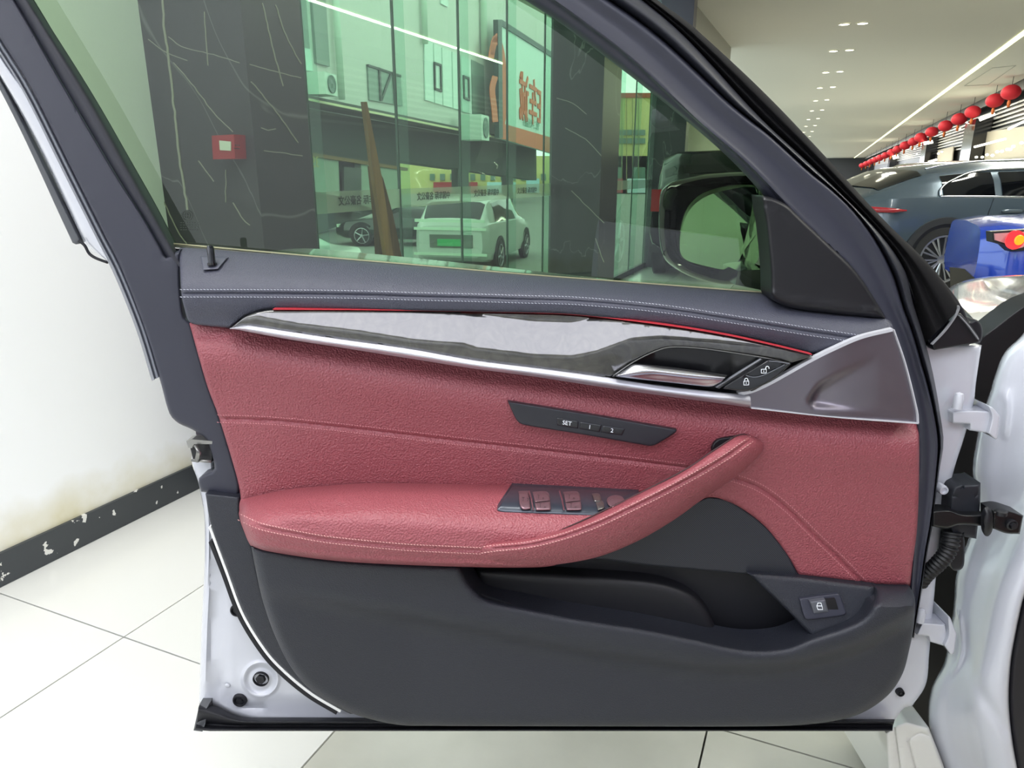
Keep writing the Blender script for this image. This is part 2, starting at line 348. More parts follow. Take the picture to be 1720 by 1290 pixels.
# latch
L1 = MB(); L1.quadbox([P(318, 744, .995), P(356, 744, .995), P(356, 776, .995), P(325, 776, .995)], (0, .03, 0))
la = L1.build('latch', BLK, D)
MB().quadbox([P(313, 741, .985), P(322, 738, .985), P(357, 741, .985), P(356, 746, .985), P(326, 746, .985), P(322, 753, .985), P(316, 752, .985)], (0, .02, 0)).build('latch_plate', ZINC, la)
MB().tube([P(329, 748, .982), P(334, 760, .975), P(331, 774, .982)], .0035).tube([P(322, 773, .985), P(355, 775, .985)], .0022).build('latch_claw', ZINC, la, True)
# bottom rubber sill strip
botr = [[(335, 1183), (352, 1184), (372, 1190), (391, 1200), (414, 1205), (500, 1205), (1000, 1207), (1503, 1208)],
        [(333, 1190), (352, 1197), (372, 1203), (391, 1209), (414, 1212), (500, 1212), (1000, 1213), (1502, 1212)],
        [(332, 1205), (352, 1209), (372, 1213), (391, 1216), (414, 1217), (500, 1217), (1000, 1217), (1501, 1216)],
        [(330, 1216), (352, 1217), (372, 1218), (391, 1219), (414, 1219), (500, 1219), (1000, 1219), (1500, 1219)],
        [(327, 1226), (352, 1228), (372, 1228), (391, 1228), (414, 1228), (500, 1228), (1000, 1228), (1499, 1228)]]
bY = (1.006, .985, .99, .998, .985)
loft('bottom_seal', [zs(r, y) for r, y in zip(botr, bY)]+[zs(botr[-1], 1.1)], FRMD, D, 90, 30)
MB().quadbox([P(335, 1183, 1.0), P(347, 1190, .99), P(345, 1215, .99), P(340, 1229, .985), P(325, 1227, 1.0)], (0, .03, 0)).build('seal_end_cap', mat('rubber_grey', '4c4e52', .6), D)
# --- lower trim panels
rear = [(345, 829, 1), (402, 835, 1), (404, 871), (424, 921), (432, 962), (446, 1017), (468, 1072), (495, 1120), (530, 1160), (600, 1196, 1), (588, 1199), (525, 1163), (478, 1124), (446, 1088), (410, 1029), (383, 958), (355, 883)]
pad('rear_lower_trim', rear, .972, LOW, D, r=4, er=.003, thick=.03)
strip = [(355, 883), (383, 958), (410, 1029), (446, 1088), (478, 1124), (525, 1163), (575, 1193)]
ch = MB(); stroke([cr([(a-3.0, b+2) for a, b in strip], step=6)], 4.5, .985, 0, .012, ch); ch.build('bright_edge_strip', mat('white_trim', 'f0f0f0', .3), D)
ch = MB(); stroke([cr([(a-9, b+5) for a, b in [(362, 905)]+strip[1:]], step=6)], 6, .993, 0, .012, ch); ch.build('edge_seal', FRMD, D)
low = [(422, 918, 1), (557, 938), (675, 946), (774, 950, 1), (782, 968), (794, 986), (812, 1003), (838, 1012), (871, 1018), (961, 1036), (1075, 1054), (1165, 1072), (1233, 1087), (1279, 1091), (1324, 1086), (1365, 1070), (1412, 1055), (1443, 1041), (1461, 1023), (1469, 1003), (1468, 983, 1), (1528, 985, 1), (1537, 1007), (1535, 1050), (1528, 1088), (1515, 1134), (1487, 1172), (1437, 1202), (1365, 1216), (1270, 1220), (1000, 1220), (715, 1219), (659, 1216), (588, 1197), (525, 1161), (489, 1121), (462, 1068), (442, 1012), (430, 960)]
ledge = cr([(380, 980), (446, 995), (596, 1020), (754, 1050), (961, 1090), (1150, 1118), (1233, 1124), (1330, 1118), (1430, 1092), (1500, 1055), (1600, 1000)], step=4)
def lowY(x, y):
    ly = np.interp(x, ledge[:, 0], ledge[:, 1]); t = np.clip((y-ly+16)/34, 0, 1); t = t*t*(3-2*t)
    lb = np.clip((y-ly-20)/150, 0, 1); wl = np.clip((np.asarray(x)-430)/260, .15, 1)
    return .905+.028*t*wl+.006*lb+.04*np.clip((1018-y)/34, 0, 1)*np.clip((np.asarray(x)-1455)/15, 0, 1)
pad('lower_trim', low, lowY, LOW, D, r=15, er=.014, thick=.05, step=5, grid=9)
pk = [(740, 935, 1), (1060, 925), (1300, 958), (1480, 975, 1), (1480, 1060), (1400, 1100), (1240, 1125), (1000, 1085), (780, 1030, 1)]
DK = mat('pocket_plastic', '15161c', .55, bump=('n', 900, .05, .0004))
pad('pocket_back', pk, .99, DK, D, r=3, er=.002, thick=.01, grid=20)
MB().quadbox([P(770, 985, .92), P(1000, 1060, .92), P(1250, 1105, .92), P(1400, 1080, .92), P(1400, 1080, .99), P(1250, 1120, .99), P(1000, 1080, .99), P(770, 1020, .99)], (0, 0, -.006)).build('pocket_floor', DK, D)
pad('bottle_holder_wall', [(800, 955, 1), (960, 965), (1090, 975), (1150, 992), (1185, 1020), (1200, 1050), (1204, 1095, 1), (1000, 1060), (800, 1010, 1)], .957, DK, D, r=16, er=.012, thick=.03, grid=12)
sp = [(1255, 962, 1), (1342, 968, 1), (1468, 984, 1), (1470, 1004), (1462, 1024), (1443, 1042), (1365, 1072, 1), (1324, 1027), (1279, 984)]
swp, swS = pad('switch_ledge', sp, lambda x, y: .922+.026*np.clip((1070-y)/100, 0, 1), LOW, D, r=9, er=.008, thick=.04, step=4)
ts, tsS = pad('trunk_switch', [(1342, 1005, 1), (1404, 997), (1411, 1000), (1422, 1029, 1), (1417, 1034), (1358, 1041), (1351, 1037)], lambda x, y: .917+.026*np.clip((1070-y)/100, 0, 1), FRM, D, r=3, er=.0025, thick=.012, step=3)
MB().quadbox([P(1361, 1010, .9290), P(1403, 1006, .9290), P(1409, 1026, .9290), P(1367, 1031, .9290)], (0, .004, 0)).build('switch_well', BLK, ts)
rk, rkS = pad('rocker_button', [(1360, 1010, 1), (1386, 1007, 1), (1392, 1028, 1), (1367, 1032, 1)], .9255, mat('button_grey', '585b63', .3), ts, r=4, er=.003, thick=.008, step=2)
stroke([[(1374, 1024), (1372, 1018), (1374, 1013), (1379, 1013), (1381, 1019), (1382, 1024), (1374, 1024)], [(1373, 1018), (1381, 1018)]], 1.1, .9250, .0003).build('trunk_icon', GLOW, rk)
# --- speaker grille
def holes(N, L):
    tc = N.new('ShaderNodeTexCoord'); mp = N.new('ShaderNodeMapping'); mp.inputs['Rotation'].default_value = (0, math.radians(45), 0); mp.inputs['Scale'].default_value = (430, 0, 430)
    v = N.new('ShaderNodeTexVoronoi'); v.inputs['Scale'].default_value = 1; v.inputs['Randomness'].default_value = 0; L.new(tc.outputs['Object'], mp.inputs[0]); L.new(mp.outputs[0], v.inputs['Vector'])
    r = N.new('ShaderNodeValToRGB'); r.color_ramp.interpolation = 'CONSTANT'; r.color_ramp.elements[0].color = lin('08090c'); r.color_ramp.elements[1].position = .34; r.color_ramp.elements[1].color = lin('33363f'); L.new(v.outputs['Distance'], r.inputs[0]); return r.outputs[0]
GRL = node_mat('perforated_grille', holes, .5)
pad('speaker_grille', [(1190, 835, 1), (1222, 840), (1256, 860), (1290, 888), (1322, 930), (1344, 972, 1), (1233, 962), (1097, 950), (1000, 938, 1), (1080, 890), (1130, 860)], .962, GRL, D, r=4, er=.003, thick=.012, step=4)
# --- red upper panel
silb = [(388, 551), (489, 570), (629, 592), (800, 619), (957, 640), (1114, 664), (1253, 684), (1337, 695), (1400, 700), (1543, 712)]
redp = [(318, 543, 1), (388, 549), (489, 568), (629, 589), (800, 615), (957, 636), (1114, 660), (1253, 680), (1400, 696), (1543, 709, 1), (1544, 780), (1541, 880), (1533, 950), (1529, 984, 1), (1460, 981), (1342, 967, 1), (1320, 930), (1288, 888), (1256, 861), (1224, 843), (1188, 836), (1120, 860), (1075, 850, 1), (1000, 858), (850, 860), (640, 860), (480, 860), (407, 862, 1), (400, 810), (368, 702), (347, 645)]
s1 = [(366, 703), (430, 705), (489, 709), (629, 724), (768, 740.5), (880, 753), (974, 764), (1060, 774), (1149, 785), (1190, 792)]
s2 = [(1195, 795), (1233, 803), (1279, 821), (1324, 855), (1370, 900), (1415, 943), (1452, 982)]
def redY(x, y):
    yb = np.interp(x, [a[0] for a in silb], [a[1] for a in silb]); d = np.maximum(y-yb, 0)
    return .948+.018*np.exp(-(d/22)**2)-.004*np.exp(-((d-55)/35)**2)+.012*np.clip((y-yb-60)/180, 0, 1)
rp, rpS = pad('red_leather_panel', redp, redY, RED, D, r=7, er=.008, thick=.04, step=5, grid=10, seams=[(s1, 2.6, .003), (s2, 2.6, .003)])
stitches('seam_stitching', s1[:-1], (-6, 6.5), rpS, STR, rp, 4.6, 2.6, .8, .0004)
stitches('seam_stitching', s2, (-6.5, 6.5), rpS, STR, rp, 4.6, 2.6, .8, .0004)
# --- armrest
ar = [zs([(404, 839), (478, 823), (557, 815), (636, 811), (853, 815), (1000, 822), (1090, 828)], .957),
      [(402, 848, .957), (414, 846, .925), (478, 838, .905), (557, 832, .9), (636, 829, .9), (853, 833, .9), (1000, 840, .9), (1090, 842, .9)],
      [(402, 857, .957), (413, 857, .90), (478, 854, .87), (557, 853, .865), (636, 853, .86), (853, 862, .86), (1000, 868, .86), (1090, 862, .86)],
      [(401, 863, .957), (411, 866, .885), (478, 868, .852), (557, 870, .846), (636, 874, .842), (794, 885, .84), (900, 893, .84), (1000, 890, .845), (1050, 880, .845)],
      [(402, 868, .957), (410, 873, .878), (440, 880, .85), (557, 890, .839), (675, 901, .835), (794, 908, .835), (900, 915, .835), (1000, 905, .845), (1030, 900, .845)],
      [(403, 873, .957), (411, 880, .875), (440, 888, .848), (557, 907, .837), (675, 918, .834), (810, 925, .834), (900, 930, .835), (960, 925, .845), (1000, 915, .845)],
      [(405, 880, .957), (413, 891, .876), (440, 905, .851), (557, 924, .842), (675, 934, .84), (810, 940, .84), (900, 943, .84), (950, 935, .845), (980, 925, .845)],
      [(410, 893, .957), (418, 908, .885), (445, 921, .862), (557, 938, .853), (675, 946, .85), (810, 950, .85), (900, 951, .85), (940, 945, .86), (960, 935, .86)],
      [(416, 908, .957), (423, 918, .93), (450, 927, .925), (557, 942, .92), (675, 949, .92), (810, 953, .92), (900, 953, .92), (930, 950, .92), (940, 945, .92)]]
sa = [(403, 869), (438, 884), (498, 897), (557, 907), (675, 918.5), (740, 922), (812, 925)]
arm, armS = loft('armrest', ar, RED, D, 120, 56, seams=[(sa, 2.4, .0028)])
stitches('armrest_stitching', sa[:-1]+[(806, 925)], (-5, 5.5), armS, mat('pale_pink_thread', 'dca9a6', .7), arm, 5.2, 3.4, .9, .0006)
# --- window switch panel on the armrest
wp = [(860.5, 817, 1), (1074, 828, 1), (998, 867, 1), (920, 864), (847, 861), (835, 857), (838, 851)]
_q = np.array([(a, b, armS(a, b)) for a in range(845, 1010, 8) for b in range(822, 864, 6) if (b-820) > -.6*(a-862)]); _ft = lambda x, y: np.stack([np.ones(np.shape(x)), (x-920)/80, (y-842)/20, ((y-842)/20)**2, (x-920)*(y-842)/1600, ((x-920)/80)**2], -1)
_c = np.linalg.lstsq(_ft(_q[:, 0], _q[:, 1]), _q[:, 2], rcond=None)[0]
wsY = lambda x, y: _ft(np.asarray(x, float), np.asarray(y, float)) @ _c-.0045
wsp, wsS = pad('window_switch_panel', wp, wsY, SWB, D, r=2.5, er=.0015, thick=.012, step=3)
def sw(name, q, up, m=SWR, r=3, parent=None):
    f = lambda x, y: wsY(x, y)-up
    return pad(name, q, f, m, parent or wsp, r=r, er=up*.6, thick=.006, step=2)
def wicon(cx, cy, Yf, parent):
    stroke([[(cx-5, cy-3), (cx-1, cy-3)], [(cx-3, cy-3), (cx-3.4, cy+3)], [(cx, cy), (cx+2, cy)], [(cx+3, cy-3), (cx+5, cy), (cx+3.4, cy+3)], [(cx+5, cy-2), (cx+6.5, cy), (cx+5.4, cy+3)]], .8, Yf, .0003).build('window_icon', mat('icon_dark', '4b3a3f', .5), parent)
b, s_ = sw('lock_out_switch', [(871, 828, 1), (887, 827, 1), (892, 855, 1), (879, 856), (873, 848)], .006); wicon(882, 839, s_, b)
for x0 in (0, 51.5):
    b, s_ = sw('window_switch', [(895+x0, 829, 1), (916+x0, 828), (922+x0, 832), (924+x0, 841, 1), (898+x0, 844, 1)], .007); wicon(908+x0, 834.5, s_, b)
    b, s_ = sw('window_switch', [(898+x0, 844.5, 1), (924+x0, 842.5, 1), (925.5+x0, 855), (922+x0, 857), (900+x0, 857.5, 1)], .006); wicon(911+x0, 849, s_, b)
    m_ = MB(); stroke([[(888.5+x0, 827), (893+x0, 842), (896+x0, 857)]], 2.6, wsS, .006, .006, m_); m_.build('chrome_divider', CHR, wsp)
b, s_ = sw('mirror_fold_switch', [(995, 832, 1), (1006, 832), (1010, 838), (1008, 842, 1), (998, 842, 1)], .006, ZINC)
b, s_ = sw('mirror_select_switch', [(1001, 845, 1), (1012, 844), (1015, 853), (1004, 858, 1)], .006, ZINC)
kc = (1035, 844); a = np.linspace(0, 2*math.pi, 25)[:-1]
b, s_ = sw('mirror_knob', [(kc[0]+15*math.cos(t), kc[1]+9.5*math.sin(t)) for t in a[::2]], .008, r=4)
stroke([[(1032, 842), (1034, 842), (1034, 847)], [(1038, 840), (1040, 842), (1038, 845)]], .9, s_, .0004).build('knob_icon', MATS['icon_dark'], b)
# --- grab handle
T = [(812, 913), (830, 909), (888, 903), (946, 888), (1004, 863), (1074, 829), (1150, 790), (1196, 759), (1222, 742), (1238, 732), (1251, 730), (1264, 733)]
Sm = [(809, 924), (830, 921), (888, 915), (946, 901), (1004, 880), (1064, 852), (1124, 822), (1179, 792), (1222, 766), (1249, 747), (1262, 738), (1273, 738)]
B = [(813, 938), (833, 950), (888, 952), (946, 947), (1004, 936), (1062, 913), (1121, 881), (1179, 840), (1237, 800), (1273, 767), (1283, 752), (1281, 742)]
yc = [.834, .824, .818, .819, .824, .83, .842, .858, .875, .895, .915, .94]
def blend(A, Bq, t): return [((1-t)*a[0]+t*b[0], (1-t)*a[1]+t*b[1]) for a, b in zip(A, Bq)]
def hy(c, dy, fl=0): return [(p[0], p[1], min(y+dy, .955) if 0 < i < 11 else (y+dy*.3)) for i, (p, y) in enumerate(zip(c, yc))]
hr = [hy(blend(T, B, .12), .075), hy(blend(T, Sm, .04), .045), hy(T, .028), hy(blend(T, Sm, .3), .010), hy(blend(T, Sm, .7), .001), hy(Sm, 0), hy(blend(Sm, B, .25), .001), hy(blend(Sm, B, .6), .008), hy(blend(Sm, B, .9), .022), hy(B, .032), hy(blend(Sm, B, .97), .05), hy(blend(T, B, .8), .08)]
hd, hdS = loft('grab_handle', hr, RED, D, 110, 60, seams=[(Sm[1:-1], 2.2, .0028)])
frontS = hdS
fr = [hr[3], hr[4], hr[5], hr[6], hr[7]]
Gf = np.vstack([cr(r, n=110) for r in fr]); fS = Surf(Gf[:, :2], Gf[:, 2])
stitches('handle_stitching', Sm[:-1], (-5, 5), fS, MATS['pale_pink_thread'], hd, 5.2, 3.4, .9, .0012)
pad('handle_recess', [(1196, 750), (1206, 738), (1225, 734), (1245, 731, 1), (1222, 755), (1197, 768, 1)], .938, BLK, D, r=3, er=.003, thick=.02, step=2)
loft('handle_edge_piping', [hy(blend(T, Sm, .0), .024), hy([(a-1.2, b-1.6) for a, b in T], .03), hy([(a-.6, b-1.2) for a, b in T], .04)], mat('piping_dark', '4a3a3c', .5), hd, 80, 6)
# --- memory panel
mp_, mpS = pad('seat_memory_panel', [(853, 674.5, 1), (1000, 698), (1137, 722, 1), (1134, 727), (1103, 746), (1092, 749), (1078, 747), (980, 730), (882, 714), (868, 706)], .935, mat('memory_plate', '2a2c33', .35), D, r=2.5, er=.002, thick=.014, step=3)
for q, txt, cx, cy in (([(935, 701, 1), (972, 707.5, 1), (971, 720, 1), (936, 714.5, 1)], 'SET', 952.5, 711), ([(974.5, 708, 1), (1011, 714, 1), (1007, 726, 1), (973.5, 720.5, 1)], '1', 990.5, 717.5), ([(1013, 714.3, 1), (1050, 720.5, 1), (1045, 731.5, 1), (1009, 726.3, 1)], '2', 1028, 723.5)):
    bt, bs = pad('memory_button', q, .9335, mat('memory_key', '1e2026', .25, coat=.3), mp_, r=2.5, er=.0015, thick=.006, step=2)
    bt['_t'] = 1; del bt['_t']
    TXT = [] if 'TXT' not in globals() else TXT; TXT.append((txt, cx, cy, bt))
def text_mesh(txt, size, bold=0):
    cu = bpy.data.curves.new('t', 'FONT'); cu.body = txt; cu.size = size; cu.align_x = 'CENTER'; cu.align_y = 'CENTER'; cu.extrude = size*.01; cu.offset = bold; cu.resolution_u = 3
    o = bpy.data.objects.new('t', cu); COL.objects.link(o); dg = bpy.context.evaluated_depsgraph_get(); dg.update()
    me = bpy.data.meshes.new_from_object(o.evaluated_get(dg)); vs = [v.co.copy() for v in me.vertices]; fs = [tuple(p.vertices) for p in me.polygons]
    bpy.data.objects.remove(o); bpy.data.curves.remove(cu); bpy.data.meshes.remove(me); return vs, fs
def text_on(name, txt, size, centre, xd, up, m, parent=None, mirror=False, bold=0):
    vs, fs = text_mesh(txt, size, bold); xd = Vector(xd).normalized(); up = Vector(up).normalized(); n = xd.cross(up)
    k = -1 if mirror else 1
    return obj(name, [Vector(centre)+xd*(v.x*k)+up*v.y+n*v.z for v in vs], fs, m, parent, False)
for txt, cx, cy, bt in TXT:
    text_on('button_text', txt, .0085 if txt != 'SET' else .0085, P(cx, cy, .9325), (1, 0, -.17), (.1, 0, 1), GLOW, bt, bold=0)
# --- upper charcoal leather
utop = [(301, 418), (312, 415.5), (350, 419), (500, 431), (700, 447.5), (880, 463), (1050, 476), (1200, 487), (1293, 496), (1340, 514), (1400, 526), (1488, 535)]
useam = [(304, 493), (400, 493), (489, 493.5), (600, 495), (698, 498), (800, 500.5), (880, 503), (974, 506), (1114, 519), (1253, 540), (1358, 557), (1400, 563), (1441, 569)]
ubot = [(317, 541), (345, 546), (385, 551), (398, 541), (410, 533), (430, 524), (458, 519.5), (594, 520), (700, 521), (800, 522.5), (880, 524), (974, 528), (1114, 544), (1219, 561), (1300, 578), (1368, 594)]
def row(c, Y): return [(a, b, Y) for a, b in c]
def mixrow(A, Bq, t, n=40):
    a = cr(A, n=n); b = cr(Bq, n=n); return [tuple((1-t)*p+t*q) for p, q in zip(a, b)]
ubot2 = [(317, 541), (345, 546), (385, 551), (398, 541), (410, 533), (430, 524), (458, 519.5), (594, 520), (880, 524), (974, 528), (1114, 544), (1219, 561), (1300, 578), (1368, 594), (1440, 578), (1503, 556)]
upoly = [(301, 417, 1), (312, 416), (500, 431), (880, 463), (1293, 495, 1), (1300, 505), (1340, 517), (1400, 526), (1488, 534, 1), (1497, 541), (1502, 555, 1), (1447, 566), (1384, 594, 1), (1362, 594), (1274, 572), (1180, 555), (1114, 545), (974, 529), (880, 525), (594, 521), (458, 520), (430, 525), (409, 534), (386, 551, 1), (345, 547), (319, 541), (309, 515), (304, 487)]
xs_t = np.array([301, 500, 880, 1293, 1500.]); ys_t = np.array([417, 431, 463, 495, 536.])
def upY(x, y):
    yt = np.interp(x, xs_t, ys_t); ysm = np.interp(x, [a[0] for a in useam]+[1500], [a[1] for a in useam]+[590])
    t = np.clip((y-yt)/(ysm-yt), 0, 1); u = np.clip((y-ysm)/45, 0, 1)
    return .938+.062*(1-t)**1.5*np.clip((1600-x)/300, .4, 1)+.010*u**2
ul, ulS = pad('upper_leather_trim', upoly, upY, UP, D, r=5, er=.006, thick=.03, step=5, grid=8, seams=[(useam, 2.2, .003)])
stitches('upper_stitching', useam, (-6.5, 6), ulS, STW, ul, 5.6, 3.6, .9, .0006)
# --- lock pin
pb, pbS = pad('lock_pin_base', [(337, 430, 1), (382, 433, 1), (366, 452, 1), (341, 454, 1)], lambda x, y: upY(x, y)-.006, mat('pin_base_grey', '4d4f5c', .45), D, r=2.5, er=.002, thick=.02, step=2)
p0 = P(356, 440, .965); MB().lathe(p0+Vector((0, 0, -.004)), (0, 0, 1), [(.0062, 0), (.0062, .003), (.005, .003)], 20).build('pin_collar', GBK, pb, True, 40)
MB().lathe(p0, (0, 0, 1), [(.0048, -.004), (.0048, .018), (.0038, .0215), (0, .0225)], 20).build('lock_pin', mat('pin_chrome', '3b3e44', .12, metal=.6, coat=.5), D, True, 45)
# --- wood trim with gloss lacquer
def burl(N, L):
    tc = N.new('ShaderNodeTexCoord'); n = N.new('ShaderNodeTexNoise'); n.inputs['Scale'].default_value = 38; n.inputs['Detail'].default_value = 8; n.inputs['Distortion'].default_value = 2.2
    L.new(tc.outputs['Object'], n.inputs['Vector']); r = N.new('ShaderNodeValToRGB'); r.color_ramp.elements[0].position = .38; r.color_ramp.elements[1].position = .7
    r.color_ramp.elements[0].color = lin('0e0f10'); r.color_ramp.elements[1].color = lin('35342f'); L.new(n.outputs['Fac'], r.inputs[0]); return r.outputs[0]
WOOD = node_mat('dark_burl_wood', burl, .3, coat=1.0); WOOD.node_tree.nodes['Principled BSDF'].inputs['Coat Roughness'].default_value = .015; WOOD.node_tree.nodes['Principled BSDF'].inputs['Coat IOR'].default_value = 1.95
wt = [(388, 550), (400, 541), (412, 532), (430, 525.5), (458, 521), (594, 521.5), (700, 523), (880, 527), (974, 531), (1114, 548), (1219, 565), (1300, 583), (1366, 598)]
wb_ = [(388, 551), (419, 549), (489, 558), (559, 568), (629, 577), (698, 587), (800, 605), (905, 618), (1009, 632), (1114, 648), (1212, 659), (1288, 645), (1366, 600)]
wbx = [388, 430, 500, 600, 700, 780, 800, 900, 960, 1000, 1060, 1110, 1200, 1270, 1366]; wby = [540, 532, 545, 557, 573, 579, 586, 598, 600, 592, 570, 566, 573, 580, 590]
def woodY(x, y):
    b = np.interp(x, wbx, wby); k = b-y; return .923+.00047*(np.log1p(np.exp(np.clip(k/2.0, -30, 30)))*2.0)+.00006*np.maximum(-k, 0)
wpoly = [tuple(p) for p in wt]; wpoly = [(388, 550.5, 1)]+wt[1:-1]+[(1366, 598, 1)]+[(1288, 645), (1212, 659)]+wb_[-4:0:-1]
wpoly = [(388, 550.5, 1)]+wt[1:-1]+[(1366, 598, 1), (1330, 609, 1), (1276, 598), (1183, 584.5), (1132, 581.5), (1106, 586), (1066, 605), (1026, 632.5, 1), (1009, 633), (905, 619), (800, 606), (698, 588), (629, 578), (559, 569), (489, 559), (419, 550)]
pad('wood_trim', wpoly, woodY, WOOD, D, r=2, er=.0015, thick=.03, step=4, grid=5)
# red light strip along the top of the wood trim
m_ = MB(); stroke([cr([(458, 519.6), (594, 520.2), (700, 521.5), (880, 524.8), (974, 529), (1114, 545.5), (1219, 562.5), (1300, 580), (1364, 595.5)], step=5)], 1.4, lambda x, y: woodY(x, y)-.002, .001, .01, m_)
m_.build('red_accent_strip', mat('red_strip', 'b8323c', .3, emit=.08), D)
# --- silver strip + metal cover
chrt = [(1500, 552), (1447, 565), (1400, 585), (1362, 604), (1323, 626), (1288, 645), (1262, 656), (1240, 660)]
st = [(386, 551), (400, 548), (419, 546.5), (489, 557), (559, 567.5), (629, 577), (698, 587), (800, 605), (905, 618), (1009, 632), (1114, 648), (1212, 659), (1260, 663)]
sb = [(386, 553), (400, 554), (419, 558), (489, 571), (559, 582), (629, 593), (698, 604), (800, 620), (905, 634), (1009, 650), (1114, 665), (1212, 678), (1262, 685)]
srow = lambda c, Y: [(a, b, Y+(.014 if a > 1230 else 0)) for a, b in c]
loft('silver_strip', [srow(st, .936), srow(st, .922), srow(blend(st, sb, .2), .917), srow(blend(st, sb, .55), .9135), srow(blend(st, sb, .85), .918), srow(sb, .930), srow(shift(sb, 0, -1), .955)], SIL, D, 110, 22)
cov = [(1502, 553, 1), (1447, 566), (1400, 586), (1362, 605), (1323, 627), (1288, 647), (1262, 659), (1235, 662, 1), (1238, 681, 1), (1337, 695), (1400, 700), (1543, 712, 1), (1541, 690), (1522, 614)]
def covY(x, y):
    x = np.asarray(x, float); y = np.asarray(y, float)
    # scooped pocket: apex (1359,673), upper arm to (1470,600), lower arm to (1480,691)
    cx = np.interp(y, [600, 626, 651, 673], [1470, 1418, 1375, 1359]); ly = np.interp(x, [1359, 1368, 1412, 1480], [673, 680, 685, 692]); uy = np.interp(x, [1359, 1375, 1418, 1470], [673, 651, 626, 600])
    ins = 1/(1+np.exp(-(y-uy)/3.0))*1/(1+np.exp(-(ly-y)/2.0)); fade = np.clip((1478-x)/100, 0, 1)**1.5*np.clip((x-1355)/8, 0, 1)
    return .934+.012*ins*fade-.004*np.exp(-((x-1390)/60)**2)
cv_, cvS = pad('metal_cover', cov, covY, GMT, D, r=3, er=.003, thick=.03, step=4, grid=4)
m_ = MB(); stroke([cr([(1500, 554), (1447, 567), (1400, 587), (1362, 606), (1323, 628), (1290, 646), (1262, 658), (1240, 662)], step=5)], 5, .931, .001, .008, m_); m_.build('bright_edge', mat('edge_bright', 'd9dbe2', .3, metal=.3), cv_)
m_ = MB(); stroke([cr([(1502, 554), (1522, 613), (1541, 690), (1543, 711)], step=5), cr([(1543, 711.5), (1400, 700.5), (1262, 685.5)], step=5)], 1.8, .931, .001, .008, m_); m_.build('bright_piping', MATS['edge_bright'], cv_)
# --- door opener
rc = [(1026, 633, 1), (1066, 606), (1106, 587), (1132, 582.5), (1183, 585.5), (1276, 599), (1329, 610, 1), (1300, 634), (1268, 655), (1248, 661, 1), (1213, 660), (1136, 650)]
opn, opS = pad('opener_recess', rc, lambda x, y: .926+.016*np.clip((1270-x)/40, 0, 1)*np.clip((x-1060)/40, 0, 1), mat('recess_black', '0c0d11', .35, coat=.2), D, r=3, er=.0015, thick=.02, step=3, grid=6)
m_ = MB(); stroke([cr([(1030, 631), (1066, 607), (1106, 588), (1132, 583), (1183, 586), (1276, 599.5), (1327, 610)], step=3)], 1.1, .9215, .001, .002, m_); m_.build('recess_outline', ZINC, opn)
loft('recess_ridge', [[(1200, 650, .9200), (1240, 624, .9160), (1276, 602, .9210)], [(1203, 651, .9150), (1243, 626, .9110), (1279, 603, .9170)], [(1208, 653, .9210), (1247, 627, .9210), (1282, 604, .9220)]], mat('ridge_grey', '6b6e75', .3, coat=.3), opn, 24, 8)
lt = [(1035, 630), (1050, 620), (1066, 611), (1110, 615), (1160, 621), (1222, 630)]
lb = [(1035, 633), (1080, 638), (1136, 644), (1170, 648), (1194, 649.5), (1210, 643)]
loft('door_lever', [row(lt, .9210), row(blend(lt, lb, .06), .9120), row(blend(lt, lb, .28), .9060), row(blend(lt, lb, .42), .9050), row(blend(lt, lb, .55), .9095), row(blend(lt, lb, .85), .9135), row(lb, .9170), row(shift(lb, 0, -.6), .9310)], mat('satin_lever', 'c9cad0', .27, metal=1), D, 60, 30)
lk = [(1215, 653, 1), (1218, 648), (1290, 605, 1), (1329, 611, 1), (1300, 636), (1268, 653), (1243, 656)]
lkp, lkS = pad('lock_buttons', lk, .9170, mat('lock_key', '16181d', .22, coat=.5), D, r=2.5, er=.0018, thick=.008, step=3, ridges=[([(1252, 631), (1276, 633), (1300, 622), (1320, 612)], 2.2, .0018)])
m_ = MB(); stroke([cr([(1253, 630.5), (1266, 633.5), (1280, 631), (1300, 622), (1318, 612.5)], step=3)], 1.2, .9165, .0003, .0004, m_)
stroke([cr([(1292, 606.5), (1310, 608), (1326, 611)], step=3)], 1.6, .9165, .0003, .0004, m_); m_.build('key_highlight_edge', MATS['ridge_grey'], lkp)
def lockicon(cx, cy, op):
    k = 4.2; c = [[(cx-k, cy), (cx+k, cy-.3), (cx+k, cy+6), (cx-k, cy+6.2), (cx-k, cy)], [(cx, cy+2), (cx, cy+4)]]
    a = np.linspace(math.pi, 2*math.pi, 8); ox = 6 if op else 0
    sh_ = [(cx+ox+2.8*math.cos(t), cy-2+3.2*math.sin(t)) for t in a]; c.append([(sh_[0][0], cy)]+sh_+([(sh_[-1][0], cy)] if not op else [(sh_[-1][0], cy-1)])); return c
stroke(lockicon(1253.5, 640.5, 0), 1.1, .9165, .0006).build('locked_icon', GLOW, lkp)
stroke(lockicon(1283, 620.5, 1), 1.1, .9165, .0006).build('unlocked_icon', GLOW, lkp)
